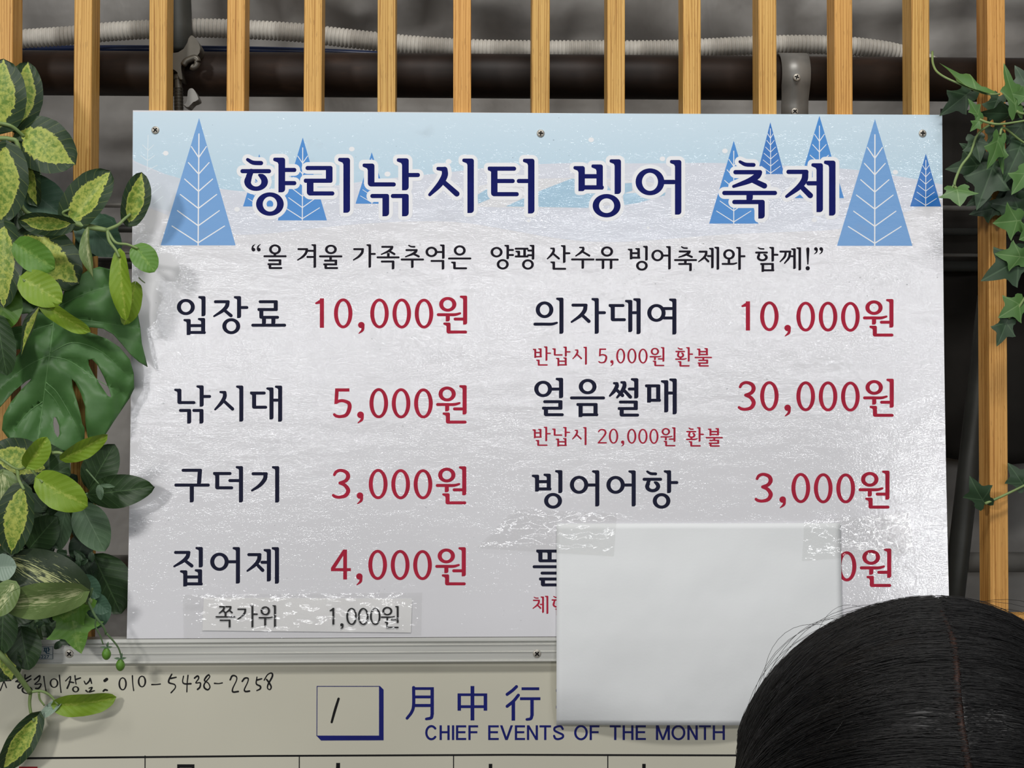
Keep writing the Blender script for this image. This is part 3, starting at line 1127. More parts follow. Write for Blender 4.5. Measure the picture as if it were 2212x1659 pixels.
def frame_rail(name, x0, x1, flip=False):
    prof = [(1376, -0.0222), (1383.5, -0.0224), (1384.2, -0.0195), (1386.5, -0.0195), (1387.2, -0.0208), (1390.5, -0.0208), (1391, -0.0217), (1393, -0.0217),
            (1393.6, -0.0208), (1406.2, -0.0208), (1406.8, -0.0216), (1408.6, -0.0216), (1409.2, -0.0208), (1425.5, -0.0208), (1426, -0.0222), (1428, -0.0222), (1428, -0.004)]
    z1 = P(1010, 1376, -0.022).z
    vs, fs = [], []
    pts = [(-0.004, zft)] + [(y, zft - (z1 - P(1010, py, -0.022).z)) for py, y in prof]
    if flip:
        pts = [(y, zbot + (zft - z)) for y, z in pts]
    n = len(pts)
    for x in (x0, x1):
        vs += [(x, y, z) for y, z in pts]
    for i in range(n - 1):
        fs.append((i, i + 1, n + i + 1, n + i))
    fs += [tuple(range(n)), tuple(range(n, 2 * n))[::-1]]
    return mesh_obj(name, vs, fs, M['alu'], board)


frame_rail('frame_rail', bl - 0.012, br + 0.012)
frame_rail('frame_rail', bl - 0.012, br + 0.012, True)
for x in (bl - 0.012, br - 0.012):
    box('frame_stile', (x, -0.0218, zbot + 0.026), (x + 0.024, -0.004, zft - 0.026), M['alu'], board, 0.0012)
box('writing_surface', (bl, WBY, zbot + 0.002), (br, -0.005, zft - 0.004), M['wb'], board)


def WB(px, py, off=0.0002):
    return P(px, py, WBY - off)


def wb_ink(name, mat, build, off=0.0002, parent=None):
    ink = Ink()
    build(ink)
    return ink.build(name, M[mat], parent or board, lambda x, y: WB(x, y, off))


wb_ink('tape_band', 'wb_tape', lambda k: k.poly([(-40, 1441), (700, 1440), (1300, 1439), (1300, 1450), (700, 1451), (-40, 1452)]), 0.00008)


def month_box(k):
    f = lambda x, y: (660 + x / 3.95, 1470 + y / 3.95)
    for q in ([(97, 47), (632, 47), (632, 53), (97, 53)], [(95, 47), (101, 47), (99, 474), (93, 474)],
              [(627, 47), (635, 47), (666, 78), (666, 510), (627, 474)], [(93, 470), (630, 470), (666, 510), (132, 512)]):
        k.poly([f(*p) for p in q])


wb_ink('month_box', 'board_blue', month_box)


def hanja(i):
    def go(k):
        p = Pen(660, 1470, 3.95, 28, 24, [(k, 0)])
        if i == 0:
            p.S2([(922, 60), (922, 210), (905, 270), (866, 322)], [27, 27, 26, 24])
            p.rect(910, 57, 1095, 80)
            p.rect(1066, 57, 1095, 290)
            p.S2([(1080, 285), (1072, 318), (1030, 328)], [28, 27, 22])
            p.rect(930, 128, 1070, 152)
            p.rect(928, 200, 1070, 226)
        elif i == 1:
            p.rect(1297, 110, 1550, 132)
            p.rect(1297, 110, 1326, 257)
            p.rect(1520, 110, 1550, 257)
            p.rect(1297, 211, 1550, 235)
            p.rect(1408, 47, 1440, 340)
        elif i == 2:
            p.S2([(1800, 52), (1765, 85), (1720, 118)], [26, 26, 26])
            p.S2([(1816, 125), (1775, 175), (1720, 220)], [26, 26, 26])
            p.rect(1758, 178, 1788, 342)
            p.rect(1843, 58, 1994, 82)
            p.rect(1830, 143, 2004, 167)
            p.rect(1918, 150, 1947, 300)
            p.S2([(1932, 295), (1922, 325), (1888, 332)], [28, 26, 22])
        else:
            p.rect(2138, 75, 2420, 97)
            p.rect(2138, 215, 2440, 240)
            p.rect(2275, 47, 2303, 335)
            p.rect(2180, 130, 2400, 152)
    return go


for i in range(4):
    wb_ink('title_character', 'board_blue', hanja(i))


def text_word(name, word, box_px, mat, place, parent, bold=0.0):
    """a word of the built-in typeface fitted to a pixel box (x0, y0, x1, y1)"""
    cu = bpy.data.curves.new(name, 'FONT')
    cu.body = word
    cu.offset = bold
    cu.resolution_u = 3
    tmp = bpy.data.objects.new('tmp_text', cu)
    C.objects.link(tmp)
    dg = bpy.context.evaluated_depsgraph_get()
    me = bpy.data.meshes.new_from_object(tmp.evaluated_get(dg))
    bpy.data.objects.remove(tmp)
    bpy.data.curves.remove(cu)
    if not me.vertices:
        return None
    xs = [v.co.x for v in me.vertices]
    ys = [v.co.y for v in me.vertices]
    x0, y0, x1, y1 = box_px
    for v in me.vertices:
        u = (v.co.x - min(xs)) / (max(xs) - min(xs))
        t = (v.co.y - min(ys)) / (max(ys) - min(ys))
        v.co = place(x0 + (x1 - x0) * u, y1 + (y0 - y1) * t)
    me.materials.clear()
    me.materials.append(mat)
    me.name = name
    o = bpy.data.objects.new(name, me)
    C.objects.link(o)
    o.parent = parent
    return o


def sans(p, ch, x0, x1, y0=80.0, y1=175.0, w=14.5):
    """plain grotesque capitals from bars"""
    ym, h = (y0 + y1) / 2, w * 0.92
    if ch in 'HEFIMN':
        p.rect(x0, y0, x0 + w, y1)
    if ch in 'HMN':
        p.rect(x1 - w, y0, x1, y1)
    if ch == 'H':
        p.rect(x0, ym - h / 2 - 3, x1, ym + h / 2 - 3)
    if ch in 'EF':
        p.rect(x0, y0, x1, y0 + h)
        p.rect(x0, ym - h / 2 - 3, x1 - 5, ym + h / 2 - 3)
    if ch == 'E':
        p.rect(x0, y1 - h, x1, y1)
    if ch == 'T':
        p.rect(x0, y0, x1, y0 + h)
        p.rect((x0 + x1 - w) / 2, y0, (x0 + x1 + w) / 2, y1)
    Q = lambda *q: p._rp([(x, y, 0) for x, y in q])
    xm = (x0 + x1) / 2
    if ch == 'V':
        Q((x0, y0), (x0 + w * 1.1, y0), (xm + w * 0.5, y1), (xm - w * 0.55, y1))
        Q((x1, y0), (x1 - w * 1.1, y0), (xm - w * 0.5, y1), (xm + w * 0.55, y1))
    if ch == 'N':
        Q((x0, y0), (x0 + w * 1.05, y0), (x1, y1), (x1 - w * 1.05, y1))
    if ch == 'M':
        Q((x0, y0), (x0 + w * 1.2, y0), (xm + w * 0.45, y1), (xm - w * 0.45, y1))
        Q((x1, y0), (x1 - w * 1.2, y0), (xm - w * 0.45, y1), (xm + w * 0.45, y1))
    rx, ry = (x1 - x0 - w) / 2, (y1 - y0 - h) / 2
    if ch == 'O':
        p.O(x0, y0 - 1.5, x1, y1 + 1.5, w, h)
    if ch == 'C':
        a = [math.radians(-40 - 280 * k / 16) for k in range(17)]
        q = [(xm + rx * math.cos(t), ym + (ry + 1.5) * math.sin(t)) for t in a]
        p.S2(q, [w * 0.98] * 17, 0)
    if ch == 'S':
        q = [(x1 - w * 0.6, y0 + 24), (x1 - w * 1.3, y0 + 8), (xm, y0 + 6), (x0 + w * 0.8, y0 + 16), (x0 + w * 0.8, y0 + 34), (xm, ym), (x1 - w * 0.6, y1 - 34), (x1 - w * 0.7, y1 - 16), (xm, y1 - 6), (x0 + w * 1.1, y1 - 10), (x0 + w * 0.5, y1 - 27)]
        p.S2(q, [w * 0.95] * len(q), 4)


for letters in ('C 55 135 H 148 213 I 228 242 E 254 320 F 334 397', 'E 462 530 V 538 622 E 634 700 N 712 783 T 793 868 S 880 952', 'O 1017 1105 F 1117 1180',
                'T 1247 1318 H 1330 1400 E 1414 1480', 'M 1545 1635 O 1645 1735 N 1748 1815 T 1823 1900 H 1912 1990'):
    q = letters.split()
    ink = Ink()
    pn = Pen(900, 1540, 2.989, 14.5, 13, [(ink, 0)])
    for i in range(0, len(q), 3):
        sans(pn, q[i], float(q[i + 1]), float(q[i + 2]))
    ink.build('subtitle_word', M['board_blue'], board, lambda x, y: WB(x, y))


def grid(k):
    k.poly([(-20, 1636.5), (560, 1631), (1100, 1628.5), (1700, 1630), (2320, 1632), (2320, 1636), (1700, 1634), (1100, 1632.5), (560, 1635), (-20, 1641)])
    for i in range(8):
        x = -20 + 333.2 * i
        k.poly([(x - 1, 1632), (x + 1.2, 1632), (x + 1.2 - 4, 3200), (x - 1 - 4, 3200)])
    for j in range(7):
        y = 1790 + 230 * j
        k.poly([(-22, y), (2316, y), (2316, y + 3), (-22, y + 3)])


wb_ink('calendar_grid', 'board_black', grid)
for i, ch in enumerate('日月火水木金土'):
    xc = [61, 396, 731, 1060, 1391, 1722, 2055][i]
    hw = [20, 24, 40, 38, 38, 38, 34][i]
    text_word('weekday_character', ch, (xc - hw, [1656, 1651, 1648, 1650, 1650, 1650, 1650][i], xc + hw, 1728), M['board_red'] if i == 0 else M['board_black'], WB, board, 0.008)


def phone(k):
    p = Pen(0, 1430, 7.135, 24, 24, [(k, 0)])
    L = lambda *pts: p.S2(list(pts), [21 + 5 * math.sin(i * 1.3 + len(pts)) for i in range(len(pts))])
    E = lambda cx, cy, rx, ry: L(*[(cx + rx * math.sin(a * 0.628), cy - ry * math.cos(a * 0.628)) for a in range(11)])
    L((8, 228), (55, 285), (98, 395))
    L((92, 225), (50, 320), (2, 440))
    L((-20, 305), (60, 292), (168, 285))
    L((245, 302), (325, 245))
    L((262, 305), (318, 320), (275, 375), (292, 405), (350, 365))
    L((387, 198), (383, 262), (386, 330))
    L((392, 262), (475, 213))
    L((395, 312), (478, 262))
    E(415, 432, 72, 52)
    L((530, 272), (612, 212), (598, 285), (535, 345), (632, 338), (598, 405), (550, 408))
    L((675, 225), (690, 340), (710, 458))
    E(832, 325, 55, 66)
    L((915, 205), (925, 340), (940, 470))
    L((1010, 292), (1085, 222), (1070, 320), (1035, 405))
    L((1068, 305), (1135, 318))
    L((1155, 212), (1160, 270), (1172, 338))
    L((1162, 272), (1240, 245))
    E(1165, 420, 42, 40)
    L((1297, 295), (1325, 340), (1378, 290), (1390, 255), (1412, 330))
    L((1325, 440), (1350, 462))
    L((1370, 405), (1420, 392), (1392, 440), (1375, 462), (1455, 442))
    p.S2([(1615, 288), (1645, 265)], [46, 46], 0)
    p.S2([(1592, 448), (1618, 428), (1652, 436)], [26, 30, 26])
    E(1890, 335, 52, 93)
    L((2040, 212), (2045, 320), (2060, 440))
    p = Pen(290, 1430, 6.9125, 24, 24, [(k, 0)])
    E(115, 290, 50, 80)
    L((262, 337), (330, 336), (390, 328))
    L((560, 182), (520, 260), (520, 310), (600, 335), (612, 385), (550, 458))
    L((545, 245), (625, 228))
    L((735, 210), (722, 290), (750, 325), (845, 324))
    L((802, 200), (790, 320), (785, 445))
    L((900, 240), (945, 208), (962, 245), (918, 312), (985, 310), (980, 375), (945, 408))
    L((1112, 190), (1125, 225), (1050, 320), (1045, 380), (1095, 415), (1130, 375), (1105, 315), (1048, 275), (1080, 215), (1112, 190))
    L((1198, 318), (1260, 322), (1315, 312))
    L((1432, 265), (1465, 205), (1520, 215), (1528, 270), (1470, 395), (1475, 447), (1552, 440))
    L((1612, 288), (1650, 242), (1700, 245), (1692, 305), (1645, 405), (1660, 440), (1720, 434))
    L((1832, 225), (1822, 325), (1880, 360), (1880, 400), (1830, 426))
    L((1838, 268), (1902, 250))
    L((1940, 270), (1990, 190), (2050, 165), (2062, 215), (2000, 330), (1990, 390), (2025, 412), (2045, 370), (2010, 305), (1975, 260))


wb_ink('handwritten_phone_number', 'marker', phone, 0.0003)
wb_ink('handwritten_month', 'marker', lambda k: Pen(660, 1470, 3.95, 20, 20, [(k, 0)]).S2([(282, 155), (252, 250), (223, 355)], [20, 22, 19]), 0.0003)

for px in (150, 1160, 2130):
    screw(board, P(px, 1412, -0.0208) + Vector((0, -0.0004, 0)), 0.0043, 0.75)

# maker's sticker on the frame
M['sticker'] = plain('sticker_vinyl', rgb(188, 192, 190), 0.35, 0, 0.5, 0.05)
M['sticker_ink'] = plain('sticker_blue_ink', rgb(22, 70, 96), 0.4, 0, 0.4, 0.05)
stk = Ink()
stk.poly([(48, 1396), (113.5, 1396), (113, 1424), (48, 1424)])
so = stk.build('sticker', M['sticker'], board, lambda x, y: P(x, y, -0.0219))
k = Ink()
pk = Pen(0, 1239, 3.95, 9, 7, [(k, 0)])
for q in ([(190, 623, 452, 626)], [(190, 728, 452, 731)], [(449, 623, 452, 731)], [(190, 692, 452, 695)]):
    pk.rect(*q[0])
pk.run('B 372 405 636;B 370 408 662;T 381 640 658;T 396 640 658;I 420 630 668;B 415 428 648;N 385 666 425 684;G 318 634 352 680;I 352 632 655')
k.build('sticker_print', M['sticker_ink'], so, lambda x, y: P(x, y, -0.0221))
o = text_word('sticker_number', '2. 3227', (70, 1415.5, 106.5, 1422.5), M['sticker_ink'], lambda x, y: P(x, y, -0.0221), so, 0.01)
settle(board)
settle(sign)
settle(lat)

# ------------------------------------------------------------------ paper notes and clear tape
def paper_mat(name, c):
    t = NT(name)
    f = t.noise(t.coord((9, 9, 7)), 1.0, 3)
    g = t.noise(t.coord((400, 400, 400)), 1.0, 2)
    t.bump(t.math('ADD', t.math('MULTIPLY', f, 1.0), t.math('MULTIPLY', g, 0.02)), 0.35, 0.012)
    return t.base(c, 0.6, 0, 0.3)


M['paper'] = paper_mat('office_paper', rgb(241, 244, 245))
M['strip_paper'] = paper_mat('strip_paper', rgb(240, 240, 240))


def film():
    t = NT('clear_packing_tape')
    t.m.surface_render_method = 'DITHERED' if hasattr(t.m, 'surface_render_method') else None
    h = t.noise(t.coord((60, 60, 90)), 1.0, 3, 0.5)
    bp = t.n('ShaderNodeBump', Strength=0.3, Distance=0.003)
    t.set(bp.inputs['Height'], h)
    gl = t.n('ShaderNodeBsdfGlossy', Roughness=0.06)
    t.set(gl.inputs['Normal'], bp.outputs[0])
    tr = t.n('ShaderNodeBsdfTransparent')
    tr.inputs[0].default_value = (0.985, 0.985, 0.98, 1)
    mx = t.n('ShaderNodeMixShader')
    mx.inputs[0].default_value = 0.05
    t.t.links.new(tr.outputs[0], mx.inputs[1])
    t.t.links.new(gl.outputs[0], mx.inputs[2])
    t.t.links.new(mx.outputs[0], t.t.nodes['Material Output'].inputs[0])
    return t.m


M['tape'] = film()


def curtain(name, corners, place, nx, ny, mat, wob=0.0, seed=0, thick=0.0):
    """a sheet between four pixel corners TL TR BR BL, laid on place(px, py, off)"""
    vs, fs = [], []
    tl, tr, br_, bl_ = [Vector(c) for c in corners]
    for j in range(ny + 1):
        for i in range(nx + 1):
            u, v = i / nx, j / ny
            p = (tl * (1 - u) + tr * u) * (1 - v) + (bl_ * (1 - u) + br_ * u) * v
            d = 0.0
            if wob:
                q = Vector((p.x * 0.028 + seed, p.y * 0.045, seed * 1.7))
                edge = min(1.0, 6 * min(u, 1 - u, v, 1 - v) + 0.15)
                d = wob * edge * (0.5 + noise.fractal(q, 1.0, 2.2, 2))
            vs.append(place(p.x, p.y, u, v, d))
    for j in range(ny):
        for i in range(nx):
            a = j * (nx + 1) + i
            fs.append((a, a + nx + 1, a + nx + 2, a + 1))
    o = mesh_obj(name, vs, fs, mat, None, True)
    if thick:
        m = o.modifiers.new('thickness', 'SOLIDIFY')
        m.thickness = thick
        m.offset = -1
    return o


def a4_place(px, py, u, v, d):
    # hangs from its taped top edge, over the frame and free below it
    p = SP(px, min(py, 1376), 0.0022)
    Y = p.y - 0.004 * max(0.0, v - 0.15) - 0.0030 * math.sin(math.pi * u) * v
    if v > 0.8:
        Y += 0.010 * ((v - 0.8) / 0.2) ** 2 * (0.6 + 0.4 * math.cos(u * 7))
    Y -= 0.0012 * noise.noise(Vector((px * 0.008, py * 0.010, 2.0)))
    return P(px, py, Y)


tag(curtain('paper_sheet', [(1202.5, 1131), (1815.5, 1130), (1823, 1567), (1202, 1566.5)], a4_place, 48, 36, M['paper'], 0, 0, 0.00012),
    'blank white sheet of paper taped over the last prices', 'paper')

tag(curtain('paper_strip', [(440, 1291), (890, 1293), (888, 1366.5), (437, 1362)], lambda px, py, u, v, d: SP(px, py, 0.0009 + 0.0008 * math.sin(u * 9) ** 2 * math.sin(v * 3.1)), 40, 8, M['strip_paper']),
    'small typed paper strip with a 1,000 price under clear tape', 'note')
note = C.objects['paper_strip']
ink = Ink()
p1 = Pen(380, 1270, 7.373, 31, 23, [(ink, 0)])
p1.run('''J 680 287 800 410;J 778 287 905 405;T 790 385 455;B 630 948 460;G 695 503 870 630;K 972 327 1120 510;I 1233 272 628;B 1215 1303 417;O 1347 293 1498 435;Bt 1315 1543 474;T 1420 480 612;I 1592 275 632''')
Pen(640, 1270, 7.373, 31, 23, [(ink, 0)]).run('''d1 527 317 605 583;cm 697 562 752 655;d0 795 317 965 590;d0 980 317 1152 590;d0 1172 317 1343 590;WON 1347 288 1630 640''')
ink.build('typed_lettering', M['marker'], note, lambda x, y: SP(x, y, 0.0023))

TP = lambda o0: (lambda px, py, u, v, d: SP(px, py, o0 + max(0, d)))
tag(curtain('clear_tape', [(395, 1285), (912, 1280), (910, 1373), (397, 1378)], TP(0.0026), 120, 24, M['tape'], 0.0009, 3.1),
    'long strip of clear tape over the small typed price note', 'tape')
tag(curtain('clear_tape', [(1112, 1099), (1333, 1109), (1326, 1202), (1029, 1184)], TP(0.0032), 70, 30, M['tape'], 0.0012, 8.4),
    'crumpled clear tape holding the top left corner of the blank sheet', 'tape')
tag(curtain('clear_tape', [(1738, 1124), (1966, 1107), (1972, 1194), (1732, 1212)], TP(0.0032), 70, 30, M['tape'], 0.0011, 5.2),
    'blistered clear tape holding the top right corner of the blank sheet', 'tape')

# ------------------------------------------------------------------ pipes and cable behind the screen
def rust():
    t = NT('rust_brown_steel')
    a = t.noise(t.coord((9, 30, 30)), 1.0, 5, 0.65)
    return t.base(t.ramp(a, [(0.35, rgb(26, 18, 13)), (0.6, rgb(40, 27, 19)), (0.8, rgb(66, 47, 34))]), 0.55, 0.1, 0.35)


def galv(name, c, rough=0.4, metal=0.6):
    t = NT(name)
    a = t.noise(t.coord((40, 40, 40)), 1.0, 4)
    return t.base(t.ramp(a, [(0.3, tuple(x * 0.75 for x in c[:3]) + (1,)), (0.7, c)]), rough, metal, 0.5)


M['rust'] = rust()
M['galv'] = galv('galvanised_steel', rgb(140, 139, 134), 0.4, 0.25)
M['galv_dark'] = galv('dull_grey_steel', rgb(72, 74, 70), 0.5, 0.3)
M['cast'] = galv('cast_iron_clamp', rgb(92, 88, 79), 0.42, 0.5)
M['conduit'] = plain('white_corrugated_plastic', rgb(198, 195, 186), 0.5, 0, 0.4, 0.1, 90)
M['blue_pvc'] = plain('navy_plastic_hose', rgb(26, 44, 84), 0.35, 0, 0.5)

PIPE_Y = 0.072
pc0, pc1 = P(0, 165, PIPE_Y), P(2212, 165, PIPE_Y)
pz = (pc0.z + pc1.z) / 2
PR = 0.0243
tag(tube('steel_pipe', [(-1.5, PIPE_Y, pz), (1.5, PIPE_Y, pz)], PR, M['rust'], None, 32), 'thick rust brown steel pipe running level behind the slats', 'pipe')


def conduit():
    pts = [(-120, 104), (-40, 93), (48, 84), (150, 77), (230, 69), (320, 63.5), (430, 60.5), (540, 64), (640, 70), (720, 79), (800, 88), (900, 98), (1000, 104), (1100, 107),
           (1300, 107.5), (1430, 107), (1530, 103), (1610, 99), (1700, 96), (1790, 97), (1860, 102), (1930, 111), (2000, 128), (2080, 160), (2180, 200)]
    path = catmull([P(x, y, 0.108) + Vector((0, 0.03 * max(0, (x - 1900) / 300), 0)) for x, y in pts], 40)
    # resample evenly and corrugate
    out = [path[0]]
    step = 0.0045 / 8
    acc = 0.0
    for a, b in zip(path[:-1], path[1:]):
        L = (b - a).length
        d = step - acc
        while d <= L:
            out.append(a.lerp(b, d / L))
            d += step
        acc = L - (d - step)
    R = [0.0108 - 0.0016 * (1 - abs(math.sin(math.pi * i / 8))) ** 1.5 * 1.0 for i in range(len(out))]
    return tube('corrugated_conduit', out, R, M['conduit'], None, 14)


tag(conduit(), 'white corrugated cable conduit sagging along above the brown pipe', 'conduit')
tag(tube('water_hose', catmull([P(x, y, 0.14) for x, y in [(-150, 116), (48, 108), (300, 106), (600, 110), (850, 121), (1050, 140)]], 10), 0.0046, M['blue_pvc'], None, 12),
    'dark blue hose lying along the top of the brown pipe', 'hose')

# pole standing on the pipe, held by a swivel clamp
PY2 = 0.070
tag(tube('tent_pole', [P(384, 117, PY2), P(383, 108, PY2), P(381, 60, PY2), P(377, -40, PY2), P(370, -260, PY2)], [0.012, 0.0168, 0.0172, 0.0172, 0.0172], M['galv_dark'], None, 24),
    'dark grey tent pole rising behind the third slat', 'pole')
cl = thing('pipe_clamp', 'grey cast clamp gripping the tent pole and the brown pipe', 'clamp')


def extrude_px(name, pts, y0, y1, mat, parent, bevel=0.0015):
    bm = bmesh.new()
    ym = (y0 + y1) / 2
    P0 = [P(x, y, ym) for x, y in pts]
    a = [bm.verts.new((p.x, y0, p.z)) for p in P0]
    b = [bm.verts.new((p.x, y1, p.z)) for p in P0]
    n = len(pts)
    bm.faces.new(a)
    bm.faces.new(b[::-1])
    for i in range(n):
        bm.faces.new((a[i], b[i], b[(i + 1) % n], a[(i + 1) % n]))
    if bevel:
        bmesh.ops.bevel(bm, geom=[e for e in bm.edges if abs(e.verts[0].co.y - e.verts[1].co.y) < 1e-6], offset=bevel, segments=2, affect='EDGES', profile=0.5)
    return bm_obj(name, bm, mat, parent, False)


f = lambda x, y: (330 + x / 6.38, y / 6.38)
extrude_px('clamp_body', smooth2([f(*q) for q in [(150, 770), (300, 780), (470, 730), (545, 545), (610, 560), (672, 650), (690, 740), (660, 800), (600, 850), (470, 880), (430, 960), (440, 1080), (445, 1140), (400, 1130), (390, 1060), (340, 1010), (280, 990), (140, 1000)]], 4),
           0.030, 0.060, M['cast'], cl, 0.0009)
lip = catmull([P(*f(*q), 0.030) for q in [(420, 905), (455, 850), (520, 815), (585, 800), (618, 850), (598, 912), (560, 930), (525, 915)]], 5)
tube('clamp_lip', lip, [0.0022] + [0.0036] * (len(lip) - 2) + [0.002], M['cast'], cl, 12)
# threaded bolt
p0, p1 = P(*f(350, 1030), 0.038), P(*f(362, 1700), 0.038)
bp = [p0.lerp(p1, i / 160) for i in range(161)]
br_ = []
for i in range(161):
    t = i / 160
    br_.append(0.0049 if t < 0.10 else (0.0042 if t < 0.27 else 0.0046 + 0.0007 * math.sin(i * 1.9)))
tube('bolt', bp, br_, M['cast'], cl, 14)
extrude_px('clamp_nut', smooth2([f(*q) for q in [(440, 1470), (490, 1440), (505, 1290), (530, 1245), (580, 1250), (630, 1330), (650, 1400), (560, 1440), (520, 1500), (470, 1490)]], 4), 0.034, 0.052, M['galv'], cl, 0.0006)
settle(cl)

# galvanised strap over the pipe
st = thing('pipe_strap', 'galvanised metal strap screwed round the brown pipe', 'bracket')
sx0, sx1 = P(1689, 160, 0.046).x, P(1751, 160, 0.046).x
vs, fs = [], []
prof = []
for k in range(19):
    a = math.radians(60 + 150 * k / 18)
    prof.append((PIPE_Y + 0.0262 * math.cos(a), pz + 0.0262 * math.sin(a)))
prof += [(PIPE_Y - 0.018, pz - 0.0265), (PIPE_Y - 0.016, pz - 0.034), (PIPE_Y - 0.016, pz - 0.075)]
for y, z in prof:
    t = 0.0 if z > pz - 0.026 else 0.0012
    vs += [(sx0 + t, y, z), (sx1 - t * 0.5, y, z)]
for i in range(len(prof) - 1):
    fs.append((2 * i, 2 * i + 1, 2 * i + 3, 2 * i + 2))
so_ = mesh_obj('strap_band', vs, fs, M['galv'], st, True)
m_ = so_.modifiers.new('thickness', 'SOLIDIFY')
m_.thickness = 0.0016
screw(st, Vector(((sx0 + sx1) / 2, PIPE_Y - 0.0285, P(1720, 167, 0.044).z)), 0.0040, 0.3)
screw(st, Vector(((sx0 + sx1) / 2, PIPE_Y - 0.0185, P(1720, 241, 0.054).z)), 0.0040, 0.8)
settle(st)

# tent rails further back
for nm, py, Y, r, mt, lab in [
        ('tent_rail', 446, 0.24, 0.0036, 'galv', 'thin silver tent rail showing beside the top of the price sign'),
        ('tent_rail', 497, 0.26, 0.0050, 'galv_dark', 'dull grey tent rail just under the upper silver rail'),
        ('tent_rail', 548, 0.24, 0.0022, 'galv', 'slim bright rod level with the slogan line of the price sign'),
        ('tent_rail', 572, 0.27, 0.0068, 'galv_dark', 'black tent rail below the slim bright rod'),
        ('tent_rail', 1218, 0.20, 0.0122, 'galv', 'grey steel tube crossing low behind the right side of the screen')]:
    a, b = P(-300, py, Y), P(2500, py, Y)
    z = (a.z + b.z) / 2
    o = tube(nm, [(-1.4, Y, z), (1.4, Y, z)], r, M[mt], None, 16)
    tag(o, lab, 'rail', 'tent rails')
    if py == 1218:
        tube('collar', [(P(2078, py, Y).x - 0.003, Y, z), (P(2078, py, Y).x + 0.003, Y, z)], 0.0155, M['galv_dark'], o, 20)
tag(tube('tent_brace', [P(2135, 640, 0.17), P(2066, 1240, 0.17), P(2040, 1480, 0.17)], 0.0125, M['galv_dark'], None, 18), 'dark slanting tent brace seen beside the right edge of the sign', 'brace')


def dark_gap_fill():  # dark panel added only to darken the gap right of the sign
    vs, fs = [], []
    tl, brr = P(2030, 236, 0.30), P(2760, 985, 0.30)
    nx, nz = 24, 24
    for j in range(nz + 1):
        for i in range(nx + 1):
            u, v = i / nx, j / nz
            x = tl.x + (brr.x - tl.x) * u
            vs.append((x, 0.30 + 0.012 * math.sin(x * 34) * v + 0.004 * math.sin(x * 90 + 3 * v), tl.z + (brr.z - tl.z) * v - 0.01 * math.sin(u * 9) * v))
    for j in range(nz):
        for i in range(nx):
            a = j * (nx + 1) + i
            fs.append((a, a + nx + 1, a + nx + 2, a + 1))
    o = mesh_obj('added_dark_panel', vs, fs, M['dark_gap_fill'], None, True)
    m = o.modifiers.new('thickness', 'SOLIDIFY')
    m.thickness = 0.001
    return tag(o, 'dark cloth panel added behind the slats to darken the gap right of the price sign', 'cloth')


M['dark_gap_fill'] = plain('dark_gap_fill', rgb(44, 42, 39), 0.8, 0, 0.2, 0.2, 20)
dark_gap_fill()

